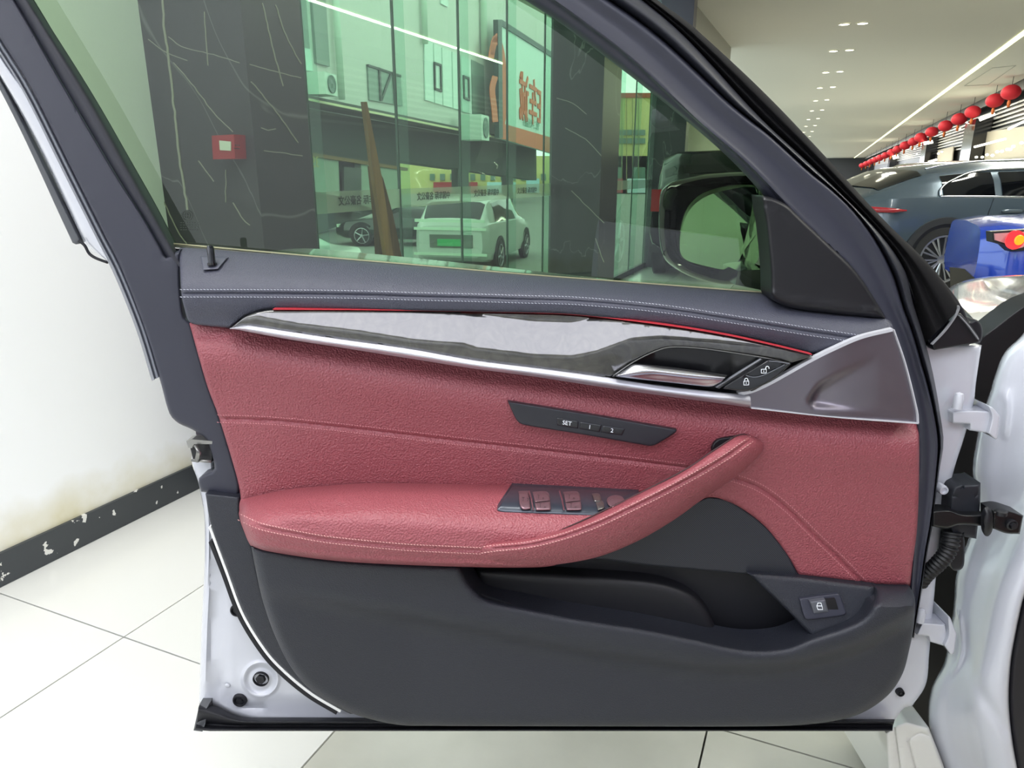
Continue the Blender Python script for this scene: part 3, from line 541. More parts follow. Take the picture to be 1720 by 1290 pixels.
# --- window frame, left (rear) side
fo = [(-330, -480, 1), (0, 66), (52, 150), (122, 290), (174, 394), (202, 450), (240, 547), (267, 632), (284, 693), (300, 711), (322, 721), (346, 737), (354, 757), (360, 781), (358, 791), (341, 797), (333, 807), (338, 826, 1), (402, 836, 1), (402, 808), (371, 702), (351, 648), (321, 543), (309, 532), (303, 470), (303, 419, 1), (279, 432, 1), (244, 370), (195, 293), (105, 140), (24, 0), (-290, -500, 1)]
pad('rear_window_frame', fo, .985, FRM, D, r=6, er=.008, thick=.05, step=8, grid=18)
loft('frame_inner_seal', [zs([(-290, -500), (24, 0), (105, 140), (195, 293), (244, 370), (281, 434), (303, 452)], .99), zs([(-275, -500), (38, 0), (120, 140), (205, 285), (252, 365), (290, 430), (304, 448)], .984), zs([(-265, -500), (48, 0), (143, 152), (213, 277), (262, 365), (293, 420), (304, 440)], .992), zs([(-258, -500), (56, 0), (152, 152), (223, 275), (268, 355), (296, 412), (304, 436)], 1.03)], mat('seal_navy', '23252f', .5), D, 60, 16)
wo = [(-150, -176), (0, 92), (70, 190), (139, 318), (195, 447), (212, 482)]; wi_ = [(-160, -130), (0, 130), (66, 250), (138, 402), (150, 420), (182, 441), (208, 484)]
loft('outer_white_skin', [zs(wo, 1.02), zs(blend([tuple(x) for x in cr(wo, 20)], [tuple(x) for x in cr(wi_, 20)], .15), 1.015), zs(blend([tuple(x) for x in cr(wo, 20)], [tuple(x) for x in cr(wi_, 20)], .85), 1.03), zs(wi_, 1.06)], WHT, D, 60, 12)
pad('outer_seal', [(-150, -134), (0, 134), (134, 403, 1), (131, 411), (122, 408, 1), (0, 151), (-160, -120)], 1.05, mat('seal_grey', '55585c', .6), D, r=2, er=.002, thick=.02, step=6)
m_ = MB(); m_.tube([tuple(PA(*p, 1.035)) for p in cr([(132, 404), (142, 412), (150, 426), (162, 434), (181, 441)], step=4)], .0022, 6); m_.build('outer_seal_tail', FRMD, D, True)
gs = [(-340, -500), (0, 66), (52, 150), (122, 290), (174, 394), (204, 452), (242, 547), (268, 632)]
loft('frame_edge_seal', [zs(gs, .992), zs(shift(gs, -3, 3), .988), zs(shift(gs, -7, 4), 1.0), zs(shift(gs, -9, 6), .995), zs(shift(gs, -13, 8), 1.03)], mat('seal_mid_grey', '6e727c', .45), D, 60, 16)
# --- window frame, right (A pillar) side
E0 = [(-300, -560), (200, -330), (600, -140), (800, -50), (881, 0), (930, 31), (960, 53), (1044, 116), (1145, 196), (1225, 266), (1268, 312), (1300, 350), (1350, 410), (1410, 480), (1460, 570), (1490, 680), (1500, 800), (1500, 985)]
E1 = [(-300, -600), (200, -380), (600, -190), (830, -70), (960, 21), (1010, 58), (1065, 101), (1169, 199), (1246, 265), (1291, 310), (1340, 363), (1393, 412), (1433, 450), (1488, 535), (1503, 560), (1523, 620), (1542, 700), (1544, 800), (1538, 900), (1532, 985), (1526, 1070)]
E2 = [(-300, -680), (200, -450), (600, -255), (880, -88), (1017, 0), (1096, 56), (1162, 115), (1232, 181), (1288, 223), (1361, 289), (1413, 331), (1455, 380), (1494, 450), (1513, 508), (1531, 556), (1546, 607), (1560, 655), (1571, 705), (1578, 765), (1572, 800), (1567, 860), (1556, 920), (1547, 985), (1533, 1070)]
E3 = [(-300, -720), (200, -490), (600, -310), (900, -125), (1078, 0), (1155, 66), (1274, 195), (1361, 276), (1424, 337), (1476, 391), (1518, 450), (1533, 508), (1554, 576), (1569, 640), (1579, 700), (1585, 761), (1574, 802), (1569, 862), (1558, 922), (1549, 985), (1535, 1072)]
E4 = [(-300, -740), (200, -510), (600, -330), (920, -140), (1099, 0), (1155, 40), (1274, 150), (1385, 265), (1455, 342), (1510, 398), (1560, 446), (1595, 490), (1613, 518)]
def cn(c, n=60): return [tuple(x) for x in cr(c, n=n)]
e0, e1, e2, e3 = cn(E0), cn(E1), cn(E2), cn(E3)
fy = lambda y: y
loft('front_window_frame', [zs(e0, 1.03), zs(e0, 1.0), zs(blend(e0, e1, .3), .983), zs(blend(e0, e1, .8), .974), zs(e1, .963), zs(blend(e1, e2, .12), .966), zs(blend(e1, e2, .5), .972), zs(blend(e1, e2, .9), .968), zs(e2, .975), zs(blend(e2, e3, .12), 1.0)], FRM, D, 150, 46, auto=60)
loft('frame_tube_seal', [zs(blend(e2, e3, .06), 1.0), zs(blend(e2, e3, .2), .982), zs(blend(e2, e3, .5), .97), zs(blend(e2, e3, .8), .978), zs(e3, .995), zs(shift(e3, 1, 0), 1.03)], mat('seal_charcoal', '2b2d35', .45), D, 150, 26)
e3u = cn(E3[:13], 50); e4 = cn(E4, 50)
FUZZ = mat('flocked_rubber', '141416', .9, spec=.2, bump=('n', 1500, .6, .001))
loft('outer_flock_seal', [zs(e3u, 1.01), zs(blend(e3u, e4, .3), .99), zs(blend(e3u, e4, .5), .998), zs(blend(e3u, e4, .7), .988), zs(e4, 1.0), zs(shift(e4, 2, -2), 1.03), zs(shift(e4, 0, 0), 1.1)], FUZZ, D, 90, 30)
# outer black corner at the foot of the pillar
pad('frame_corner_panel', [(1512, 440, 1), (1560, 500), (1600, 545), (1606, 532, 1), (1612, 540), (1568, 586, 1), (1556, 570), (1540, 520)], 1.005, mat('corner_gloss', '14161d', .3), D, r=3, er=.003, thick=.03, step=4)
pad('corner_cover', [(1606, 530, 1), (1613, 526), (1640, 560), (1646, 575, 1), (1569, 588, 1), (1566, 580)], .995, BLK, D, r=3, er=.003, thick=.05, step=3)
pad('corner_seal_end', [(1528, 450, 1), (1570, 458), (1613, 510), (1628, 540), (1640, 537), (1649, 548), (1650, 566), (1645, 578, 1), (1612, 532), (1590, 500)], 1.01, FRMD, D, r=4, er=.004, thick=.05, step=3)
m_ = MB(); stroke([cr([(1611, 514), (1611, 520), (1604, 534), (1588, 556), (1566, 579)], step=3), cr([(1612, 530), (1628, 548), (1644, 570)], step=3)], 2.0, .99, .001, .004, m_); m_.build('corner_bright_edge', mat('edge_grey', '8a8c90', .4), D)
# --- mirror triangle cover
tri = [(1279, 328, 1), (1300, 333), (1322, 344), (1340, 361), (1393, 411), (1433, 450), (1462, 490), (1489, 536, 1), (1400, 527), (1330, 518), (1300, 505), (1294, 494, 1), (1293, 450), (1286, 377), (1281, 350)]
pad('mirror_triangle_cover', tri, lambda x, y: .955+.0*x, mat('triangle_black', '16171c', .45), D, r=7, er=.012, thick=.04, step=4, ridges=[([(1280, 342), (1310, 352), (1333, 372)], 3, .002), ([(1298, 492), (1330, 506), (1400, 516), (1470, 524)], 5, -.003)])
# --- belt seal + glass
belt = [(288, 409), (500, 428), (700, 445), (880, 460.5), (1100, 477), (1296, 492)]
loft('belt_seal', [zs(shift(belt, 0, 1), 1.02), zs(shift(belt, 0, 2), 1.012), zs(shift(belt, 0, 8), 1.005), zs(shift(belt, 0, 11), 1.005)], GBK, D, 40, 8)
m_ = MB(); stroke([cr(belt, step=8)], 1.8, 1.014, .001, .003, m_); m_.build('belt_bright_line', mat('belt_line', 'c9c7a0', .3, metal=.5), D)
gp = [(-265, -500, 1), (46, -6), (140, 150), (216, 280), (262, 365), (292, 418, 1), (500, 436), (880, 470), (1300, 500, 1), (1310, 350), (1270, 310), (1225, 260), (1145, 190), (1044, 110), (881, -6), (600, -150), (200, -340), (-100, -460)]
WG = glass('tinted_window_glass', (.34, .47, .31), gloss=.008, power=1)
o, _ = pad('window_glass', gp, 1.035, WG, D, r=.1, er=0, thick=.0, step=20, grid=60) if False else (None, None)
gc = outline(gp, 20)[::-1]; gv = PA(gc[:, 0], gc[:, 1], 1.026)
glo = obj('window_glass', gv, [tuple(range(len(gv)))], WG, D, False)
# --- side mirror
mir = empty('side_mirror', (0, 0, 0)); adopt(mir, D)
ho = [(1110, 345), (1113, 322), (1128, 309), (1155, 301), (1190, 295), (1240, 292), (1262, 294), (1276, 310), (1284, 340), (1283, 375), (1268, 420), (1252, 452), (1250, 470), (1218, 476), (1166, 464), (1132, 446), (1115, 427), (1109, 390)]
hg = [(1141, 420), (1142, 390), (1150, 357), (1163, 337), (1182, 323), (1210, 314), (1250, 309), (1272, 311, 1), (1273, 330), (1269, 352), (1256, 401), (1245, 432), (1232, 449), (1218, 454), (1190, 449), (1160, 441), (1146, 433)]
oc = outline(ho, 5); gcx = outline(hg, 5)
def resc(c, n=72):
    c = np.vstack([c, c[:1]]); d = np.r_[0, np.cumsum(np.linalg.norm(np.diff(c, axis=0), axis=1))]; s = np.linspace(0, d[-1], n, endpoint=False); return np.stack([np.interp(s, d, c[:, k]) for k in range(2)], -1)
def start(c, ref):  # start at lowest-left of centre so rings line up
    i = int(np.argmin(np.abs(np.arctan2(c[:, 1]-380, c[:, 0]-1195)-2.6))); return np.roll(c, -i, 0)
oc = start(resc(oc), 0); gcx = start(resc(gcx), 0)
def ringv(c, Y, sc=1, cen=(1195, 382)): 
    q = (c-np.array(cen))*sc+np.array(cen); return PA(q[:, 0], q[:, 1], Y)
def rings(name, R, m, parent, cap0=False, cap1=False):
    n = len(R[0]); v = np.vstack(R); f = [(j*n+i, j*n+(i+1) % n, (j+1)*n+(i+1) % n, (j+1)*n+i) for j in range(len(R)-1) for i in range(n)]
    if cap0: f.append(tuple(range(n)))
    if cap1: f.append(tuple((len(R)-1)*n+i for i in range(n)))
    return obj(name, v, f, m, parent, True, 60)
YM = 1.17
mid = (oc+gcx)/2
rings('mirror_housing', [ringv(gcx, YM+.06), ringv(gcx, YM+.006, 1.02), ringv(oc*.45+gcx*.55, YM+.004), ringv(oc*.8+gcx*.2, YM-.002), ringv(oc, YM+.004), ringv(oc, YM+.03, 1.03), ringv(oc, YM+.09, 1.0), ringv(oc, YM+.13, .8), ringv(oc, YM+.145, .5)], GBK, mir, cap1=True)
MG = mat('mirror_silver', 'c8cfc4', .01, metal=1)
gq = ringv(gcx, YM, .985); gq = gq-gq.mean(0); og = rings('mirror_glass', [ringv(gcx, YM+.026+gq[:, 2]*.157-gq[:, 0]*.26, .985)], MG, mir, cap0=True)
MB().quadbox([P(1240, 455, 1.1), P(1292, 452, 1.05), P(1300, 492, 1.05), P(1235, 478, 1.12)], (0, .1, 0)).quadbox([P(1277, 330, 1.17), P(1287, 370, 1.1), P(1272, 440, 1.1), P(1255, 455, 1.15), P(1250, 420, 1.17)], (0, .05, 0)).build('mirror_arm', GBK, mir)
# --- logo etched on glass
m_ = MB(); a = np.linspace(0, 2*math.pi, 25)
for r_ in (8.5, 5): stroke([np.stack([314+r_*np.cos(a), 362+r_*np.sin(a)], -1)], .9, 1.025, .0005, .0002, m_)
stroke([[(314, 357), (314, 367)], [(309, 362), (319, 362)]], 1.2, 1.025, .0005, .0002, m_)
for j in range(4):
    for i in range(7):
        x0 = 302+i*4.5+rng.random(); y0 = 374+j*4; stroke([[(x0, y0), (x0+1.5+2*rng.random(), y0)]], 1.0, 1.025, .0005, .0002, m_)
m_.build('glass_etching', mat('etch', '3e463f', .6), glo)
# --- hinges, check strap, wiring
def hinge(q, plate, pin):
    h = empty('hinge', P(q[0][0], q[0][1], 1.02)); adopt(h, D)
    h['label'] = 'white painted hinge'
    pad('hinge_arm', q, 1.0, WHT, h, r=3, er=.003, thick=.03, step=3)
    pad('hinge_plate', plate, .992, WHT, h, r=3, er=.003, thick=.05, step=3)
    if pin: MB().lathe(P(pin[0], pin[1], .998)-Vector((0, 0, .01)), (0, 0, 1), [(.0, .0), (.007, .001), (.007, .018), (.005, .024), (0, .026)], 16).build('hinge_pin', WHT, h, True, 40)
hinge([(1600, 692, 1), (1630, 690), (1664, 691, 1), (1668, 729, 1), (1629, 723, 1), (1629, 712, 1), (1600, 711, 1)], [(1660, 682, 1), (1667, 684), (1680, 699, 1), (1675, 737), (1670, 737, 1), (1660, 728, 1), (1666, 700)], (1609, 676))
hinge([(1540, 1066, 1), (1549, 1046, 1), (1588, 1049, 1), (1592, 1078), (1586, 1085, 1), (1562, 1078, 1), (1560, 1069, 1)], [(1592, 1035, 1), (1596, 1037), (1607, 1066, 1), (1602, 1098), (1596, 1099, 1), (1586, 1084, 1), (1593, 1066)], (1546, 1036))
MB().lathe(P(1583, 822, 1.0), (0, -1, 0), [(.0075, -.01), (.0075, .002), (.0065, .005), (.0045, .005), (.0035, .002), (0, .002)], 20).build('white_bolt', WHT, D, True, 35)
ck = empty('check_strap', P(1620, 875, 1.0)); adopt(ck, D)
pad('strap_arm', [(1566, 858, 1), (1593, 857), (1617, 864), (1655, 865, 1), (1655, 884, 1), (1613, 882), (1590, 888), (1566, 884, 1)], .968, mat('strap_black', '0e0f12', .35), ck, r=4, er=.005, thick=.02, step=3)
rings('strap_boot', [PA(1657+10*np.cos(a[:-1]), 876+24*np.sin(a[:-1]), .97), PA(1658+11*np.cos(a[:-1]), 876+25*np.sin(a[:-1]), .962), PA(1660+7*np.cos(a[:-1]), 876+15*np.sin(a[:-1]), .955)], BLK, ck, cap0=True, cap1=True)
pad('strap_bracket', [(1668, 859, 1), (1690, 857), (1719, 866, 1), (1713, 897, 1), (1690, 896), (1668, 888, 1)], .962, MATS['strap_black'], ck, r=3, er=.004, thick=.03, step=3)
MB().lathe(P(1699, 881, .96), (0, -1, 0), [(.0085, -.002), (.0085, .002), (.006, .003)], 20).lathe(P(1699, 881, .96), (0, -1, 0), [(.0052, .001), (.0052, .007), (0, .008)], 6).lathe(P(1681, 860, .965), (0, 0, 1), [(.009, -.004), (.009, .002), (.006, .004), (0, .004)], 20).build('bracket_bolt', BLK, ck, True, 35)
wr = empty('wiring_loom', P(1615, 880, 1.02)); adopt(wr, D)
pad('connector_box', [(1596, 838, 1), (1600, 822), (1608, 815), (1640, 813), (1647, 811, 1), (1646, 850), (1640, 905, 1), (1600, 898, 1), (1594, 880)], .985, mat('connector_grey', '20232a', .5), wr, r=5, er=.008, thick=.04, step=3, ridges=[([(1617, 816), (1615, 900)], 2, .004), ([(1600, 833), (1622, 836), (1645, 830)], 1.5, .003)])
path = cr([(1598, 893, .99), (1596, 915, .985), (1588, 932, .985), (1574, 948, .99), (1556, 965, 1.0), (1545, 980, 1.01)], step=1.6)
MB().tube([P(*p) for p in path], [(.0135 if i % 4 < 2 else .0105)*(1-.15*i/len(path)) for i in range(len(path))], 18).build('corrugated_sleeve', mat('sleeve_rubber', '1b1c1e', .5), wr, True)
pad('sleeve_mount', [(1598, 905, 1), (1618, 900), (1620, 940), (1616, 955), (1602, 958), (1596, 945)], .995, BLK, wr, r=4, er=.005, thick=.03, step=3)
# ================================================================== CAR BODY (the car the door belongs to)
CB = D
lft = [(1740, 520), (1719, 560), (1685, 596), (1663, 658), (1650, 700), (1640, 739), (1634, 792), (1640, 850), (1628, 900), (1607, 960), (1602, 1017), (1592, 1084), (1585, 1116), (1564, 1159), (1560, 1221), (1583, 1290), (1600, 1360)]
rgt = [(1900, 480), (1880, 600), (1860, 700), (1830, 790), (1800, 860), (1770, 920), (1740, 965), (1722, 1000), (1712, 1040), (1706, 1070), (1700, 1105), (1697, 1140), (1696, 1175), (1698, 1210), (1703, 1250), (1712, 1300), (1722, 1360)]
L_, R_ = cn(lft, 60), cn(rgt, 60)
loft('hinge_pillar', [zs(L_, 1.16), zs(L_, 1.10), zs(blend(L_, R_, .10), 1.07), zs(blend(L_, R_, .25), 1.05), zs(blend(L_, R_, .42), 1.02), zs(blend(L_, R_, .6), .985), zs(blend(L_, R_, .8), .965), zs(blend(L_, R_, .95), .96), zs(R_, .97), zs(R_, 1.0)], WHT, CB, 100, 46,
     seams=[([(1680, 660), (1690, 665), (1692, 690), (1688, 730)], 3.5, -.006), ([(1600, 1010), (1612, 1040), (1616, 1080), (1612, 1110), (1602, 1128)], 3, -.006), ([(1690, 1225), (1640, 1150), (1620, 1060)], 10, .004), ([(1720, 860), (1690, 850), (1665, 845)], 4, -.004)])
pad('body_seal', [(1722, 1000, 1), (1712, 1040), (1700, 1105), (1696, 1175), (1703, 1250), (1722, 1360, 1), (1900, 1360, 1), (1900, 700, 1), (1770, 925)], .975, mat('body_seal', '1d1c22', .6), CB, r=8, er=.012, thick=.05, step=8)
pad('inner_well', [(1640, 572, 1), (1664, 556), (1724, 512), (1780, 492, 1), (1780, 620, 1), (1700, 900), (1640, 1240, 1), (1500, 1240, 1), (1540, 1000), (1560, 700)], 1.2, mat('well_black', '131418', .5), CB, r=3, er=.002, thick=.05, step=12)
Bk = Vector((-math.sin(math.radians(20)), -math.cos(math.radians(20)), 0)); In = Vector((math.cos(math.radians(20)), -math.sin(math.radians(20)), 0)); H0 = Vector((1.22, 1.12, 0))  # unseen rest of the car, added to darken reflections and block light behind
def K(s_, i_, z): return H0+Bk*s_+In*i_+Vector((0, 0, z))
def kgrid(name, fn_k, sr, zr, m, n1=14, n2=14):
    v = [fn_k(a_, b_) for a_ in np.linspace(*sr, n1) for b_ in np.linspace(*zr, n2)]
    o = obj(name, v, [(i*n2+j, i*n2+j+1, (i+1)*n2+j+1, (i+1)*n2+j) for i in range(n1-1) for j in range(n2-1)], m, CB); return o
kgrid('rear_door', lambda a_, z: K(a_, -.05*math.sin(math.pi*(z-.25)/.9), z), (1.2, 2.4), (.25, 1.0), WHT)
kgrid('rear_side_window', lambda a_, z: K(a_, (z-1.0)*.45, z), (1.25, 2.3), (1.0, 1.36), MATS['gloss_black'])
MB().tube([K(.15, .3, 1.1), K(.35, .28, 1.28), K(.8, .24, 1.42), K(1.6, .24, 1.46), K(2.4, .26, 1.43)], .05, 10).tube([K(1.16, .0, .3), K(1.17, 0, 1.0), K(1.22, .2, 1.44)], .06, 10).build('roof_rail', WHT, CB, True)
kgrid('roof_panel', lambda a_, t: K(a_, .25+t, 1.45+.05*math.sin(math.pi*t/1.3)), (.5, 2.4), (0, 1.3), WHT)
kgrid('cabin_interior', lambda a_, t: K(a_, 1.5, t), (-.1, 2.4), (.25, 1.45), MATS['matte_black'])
st_ = MB()
st_.lathe(K(.78, .5, .42), In, [(.0, -.26), (.2, -.25), (.26, -.2), (.26, .2), (.2, .25), (0, .26)], 20)
st_.lathe(K(1.05, .5, .85), (In*.0+Vector((0, 0, 1))), [(0, -.35), (.2, -.34), (.25, -.2), (.24, .2), (.15, .33), (0, .34)], 20).build('front_seat', RED, CB, True)
fb1 = [(1590, 488), (1602, 479), (1622, 471), (1655, 465), (1700, 462), (1760, 460), (1900, 462)]
fb2 = [(1606, 505), (1620, 500), (1650, 495), (1690, 488), (1730, 482), (1790, 476), (1900, 474)]
fb3 = [(1630, 530), (1645, 526), (1670, 518), (1700, 508), (1730, 498), (1790, 486), (1900, 482)]
fb4 = [(1655, 558), (1665, 551), (1685, 537), (1705, 522), (1725, 506), (1790, 490), (1900, 485)]
loft('front_fender', [zs(fb1, 2.3), zs(fb1, 2.1), zs(fb2, 1.7), zs(fb3, 1.42), zs(fb4, 1.3), zs(shift(fb4, 1, 3), 1.32)], mat('fender_white', 'dcdcd6', .12, coat=1.0), CB, 60, 30)
pad('cowl_plastic', [(1645, 560, 1), (1664, 551), (1724, 508, 1), (1780, 480, 1), (1780, 600, 1), (1690, 620), (1660, 590)], 1.28, mat('cowl', '121317', .6), CB, r=3, er=.004, thick=.04, step=5, seams=[([(1672, 590), (1690, 570)], 1.5, .006), ([(1678, 595), (1696, 575)], 1.5, .006), ([(1684, 598), (1702, 580)], 1.5, .006)])
pad('sill', [(1488, 1231, 1), (1503, 1220), (1522, 1212, 1), (1560, 1222, 1), (1586, 1290), (1602, 1360, 1), (1496, 1360, 1)], 1.06, mat('sill_white', 'd8d8d2', .3, coat=.6), CB, r=6, er=.006, thick=.2, step=5, seams=[([(1503, 1222), (1512, 1290), (1520, 1350)], 1.3, .004), ([(1562, 1224), (1585, 1290), (1600, 1350)], 1.2, .004), ([(1530, 1240), (1545, 1232), (1560, 1236)], 2, .003), ([(1526, 1245), (1540, 1300), (1550, 1350)], 1.6, .004)])
# right side of the hall, behind the cars
slab('wall_right', [W(-9, 16, 0), W(140, 16, 0), W(140, 16, 4), W(-9, 16, 4)], V*.15, RW)
slab('wall_left_far', [W(9.9, TL, 0), W(16, TL, 0), W(16, TL, HC), W(9.9, TL, HC)], V*-.15, mat('far_wall_paint', 'b9b8ae', .7))
slab('ceiling_far_left', [W(9.7, -4.5, HC+.001), W(140, -4.5, HC+.001), W(140, TL-.3, HC+.001), W(9.7, TL-.3, HC+.001)], (0, 0, .1), CEIL)
slab('wall_far', [W(140, TL-.3, 0), W(140, 16, 0), W(140, 16, 4), W(140, TL-.3, 4)], U*.15, RW)
DKC = mat('dark_ceiling', '2c2d2e', .5)
slab('ceiling_side', [W(-9, TR+.05, HC+.02), W(140, TR+.05, HC+.02), W(140, 16, HC+.02), W(-9, 16, HC+.02)], (0, 0, .1), DKC)
def marble(N, L):
    tc = N.new('ShaderNodeTexCoord'); mp = N.new('ShaderNodeMapping'); mp.inputs['Rotation'].default_value = (.5, .7, .4); mp.inputs['Scale'].default_value = (1, 1, .6)
    n = N.new('ShaderNodeTexNoise'); n.inputs['Scale'].default_value = 1.1; n.inputs['Detail'].default_value = 5; n.inputs['Distortion'].default_value = .8
    L.new(tc.outputs['Object'], mp.inputs[0]); L.new(mp.outputs[0], n.inputs['Vector'])
    s = N.new('ShaderNodeMath'); s.operation = 'SUBTRACT'; s.inputs[1].default_value = .5; L.new(n.outputs['Fac'], s.inputs[0]); a_ = N.new('ShaderNodeMath'); a_.operation = 'ABSOLUTE'; L.new(s.outputs[0], a_.inputs[0])
    r = N.new('ShaderNodeValToRGB'); r.color_ramp.elements[0].position = 0; r.color_ramp.elements[0].color = lin('77737a'); r.color_ramp.elements[1].position = .004; r.color_ramp.elements[1].color = lin('45404a'); L.new(a_.outputs[0], r.inputs[0]); return r.outputs[0]
MAR = node_mat('dark_marble', marble, .3, spec=.3)
VEIN = mat('vein_white', '9b968f', .5)
def pstroke(mb, curves, wpx, base, d, out):
    for c in curves:
        c = np.array(c, float); t = np.gradient(c, axis=0); t /= np.linalg.norm(t, axis=1)[:, None]; n = np.stack([-t[:, 1], t[:, 0]], -1)*wpx/2
        for i in range(len(c)-1):
            q = [PL(*(c[i]-n[i]), base, d), PL(*(c[i+1]-n[i+1]), base, d), PL(*(c[i+1]+n[i+1]), base, d), PL(*(c[i]+n[i]), base, d)]
            mb.quadbox([a+out for a in q], -out*.9)
    return mb
def pq(pts, base, d): return [PL(a, b, base, d) for a, b in pts]
TC = -1.74
for k, (a_, b_) in enumerate(((1.9, 2.18), (5.81, 6.33), (9.4, 9.6))):
    o = MB().quadbox([W(a_, TL-.01, 0), W(a_, TC, 0), W(b_, TC, 0), W(b_, TL-.01, 0)], (0, 0, HC)).build('marble_column', MAR)
    structure(o)
    if k == 0: col1 = o
    if k == 1: col2 = o
mb = MB(); e_ = (W(1.9, 0, 0), V); sd = (W(0, TC, 0), U); oe = -U*.003; os_ = V*.003
wig = lambda c, a=1.2: [(x+rng.normal(0, a*.3), y+rng.normal(0, a*.3)) for x, y in cr(c, step=9)]
pstroke(mb, [wig([(273, -30), (277, 50), (283, 90), (292, 170), (303, 270), (316, 352)], 1.6)], 3.2, *e_, oe)
pstroke(mb, [wig(c) for c in ([(284, 62), (310, 80), (360, 92), (403, 106)], [(344, 20), (350, 110)], [(292, 105), (330, 150), (360, 190), (392, 222)], [(250, 66), (280, 88), (315, 102)], [(270, 325), (300, 390), (314, 410)], [(380, 285), (380, 340)], [(392, 340), (408, 368), (420, 378)], [(334, 270), (360, 305)])], 1.2, *e_, oe)
pstroke(mb, [wig(c) for c in ([(418, 108), (460, 120), (505, 131)], [(421, 137), (465, 190), (500, 240)], [(442, 253), (480, 258), (508, 262)], [(462, 8), (480, 60), (505, 108)], [(440, 5), (460, 90), (475, 145)], [(438, 215), (450, 219), (462, 217)])], 1.5, *sd, os_)
mb.build('white_veins', VEIN, col1)
mb = MB(); pstroke(mb, [wig(c) for c in ([(935, 165), (960, 172), (985, 192)], [(950, 215), (985, 235), (1010, 262)], [(960, 320), (990, 350), (1015, 375)], [(1000, 400), (1015, 440)])], 1.2, W(5.81, 0, 0), V, oe); mb.build('white_veins', VEIN, col2)
# fire alarm box on the first column
fa = MB().quadbox([a+oe*0 for a in pq([(375, 229), (412, 227), (414, 267), (377, 268)], *e_)], -U*.05).build('fire_alarm_box', mat('alarm_red', 'a92a38', .4))
tag(fa, 'small red fire alarm box on the dark marble column behind the glass', 'fire alarm box')
MB().quadbox([a-U*.051 for a in pq([(389, 237), (408, 239), (408, 254), (390, 253)], *e_)], -U*.003).build('white_label', mat('label_white', 'd9dcd6', .5), fa)
m_ = MB(); pstroke(m_, [[(394, 244), (398, 244)], [(399, 244), (403, 244)], [(393, 249), (403, 250)]], 1.3, W(1.9, 0, 0)-U*.055, V, -U*.001); m_.build('label_print', BLK, fa)
# glass curtain walls
CG = glass('curtain_glass', (.72, .86, .84), gloss=.0, power=1.0); FG = glass('fin_glass', (.66, .84, .76), gloss=.0, power=.6)
FILM = bpy.data.materials.new('frosted_film'); FILM.use_nodes = True; _N = FILM.node_tree.nodes; _t = _N.new('ShaderNodeBsdfTransparent'); _m = _N.new('ShaderNodeMixShader'); _m.inputs[0].default_value = .6
_N['Principled BSDF'].inputs['Base Color'].default_value = lin('c4d4c8'); _N['Principled BSDF'].inputs['Roughness'].default_value = .6
FILM.node_tree.links.new(_t.outputs[0], _m.inputs[1]); FILM.node_tree.links.new(_N['Principled BSDF'].outputs[0], _m.inputs[2]); FILM.node_tree.links.new(_m.outputs[0], _N['Material Output'].inputs[0])
nw = 0; first = True
for (a_, b_) in ((2.18, 5.81), (6.33, 9.4)):
    nw += 1; wr_ = MB().quadbox([W(a_, TL-.02, 0), W(b_, TL-.02, 0), W(b_, TL+.02, 0), W(a_, TL+.02, 0)], (0, 0, .06)).build('window_%d' % nw, BLK); structure(wr_)
    j = [a_]+[2.725+.73*k for k in range(24) if a_+.1 < 2.725+.73*k < b_-.1]+[b_]
    for x0, x1 in zip(j, j[1:]):
        obj('glass_pane', [W(x0+.006, TL, .06), W(x1-.006, TL, .06), W(x1-.006, TL, HC), W(x0+.006, TL, HC)], [(0, 1, 2, 3)], CG, wr_, False)
        if x0 > a_: 
            obj('glass_fin', [W(x0, TL+.005, .0), W(x0, TL+.07, 0), W(x0, TL+.07, HC), W(x0, TL+.005, HC)], [(0, 1, 2, 3)], FG, wr_, False)
            MB().quadbox([W(x0-.006, TL-.006, .06), W(x0+.006, TL-.006, .06), W(x0+.006, TL+.006, .06), W(x0-.006, TL+.006, .06)], (0, 0, HC-.06)).build('glass_joint', mat('joint_green', '2f4a40', .4), wr_)
    obj('frosted_band', [W(a_, TL+.004, 1.015), W(b_, TL+.004, 1.015), W(b_, TL+.004, 1.115), W(a_, TL+.004, 1.115)], [(0, 1, 2, 3)], FILM, wr_, False)
    if nw == 1:
        for x0, x1 in zip(j[:-1], j[1:]):
            if x1-x0 > .5: text_on('glass_lettering', '中国车际 名豪公文', .048, W((x0+x1)/2, TL+.010, 1.066), U, (0, 0, 1), mat('lettering_dark', '27332e', .6), wr_, True, .0006)
# upper band that closes the hall above the left wall and glass
# ------------------------------------------------------------------ outside
GZ = -1.1
OG = mat('street_paving', '8a9088', .8)
slab('ground_outside', [W(-10, TL-.35, GZ), W(180, TL-.35, GZ), W(180, -90, GZ), W(-10, -90, GZ)], (0, 0, -.1), OG)
slab('plinth', [W(-9, TL-.02, -.12), W(140, TL-.02, -.12), W(140, TL-.02, GZ), W(-9, TL-.02, GZ)], V*-.25, mat('plinth_grey', '7c807c', .8))
fd = Vector((math.sin(math.radians(12.3)), math.cos(math.radians(12.3)), 0)); fb = P(512, 290, 24.0); fn_ = Vector((fd.y, -fd.x, 0))
FW = mat('facade_paint', 'd5d9d2', .8); FD = mat('facade_dark', '4a544f', .8); FGR = mat('facade_glass', '6f8a86', .25); 
B1 = empty('street_building', PL(560, 290, fb, fd)+Vector((0, 0, -2))); B1.location.z = GZ
tag(B1, 'pale multi storey building across the street seen through the glass', 'building')
def fq(name, pts, m, dep=.3, off=0, parent=B1): 
    return MB().quadbox([a+fn_*off for a in pq(pts, fb, fd)], -fn_*dep).build(name, m, parent)
cy = lambda x: 167+(x-512)*.1986
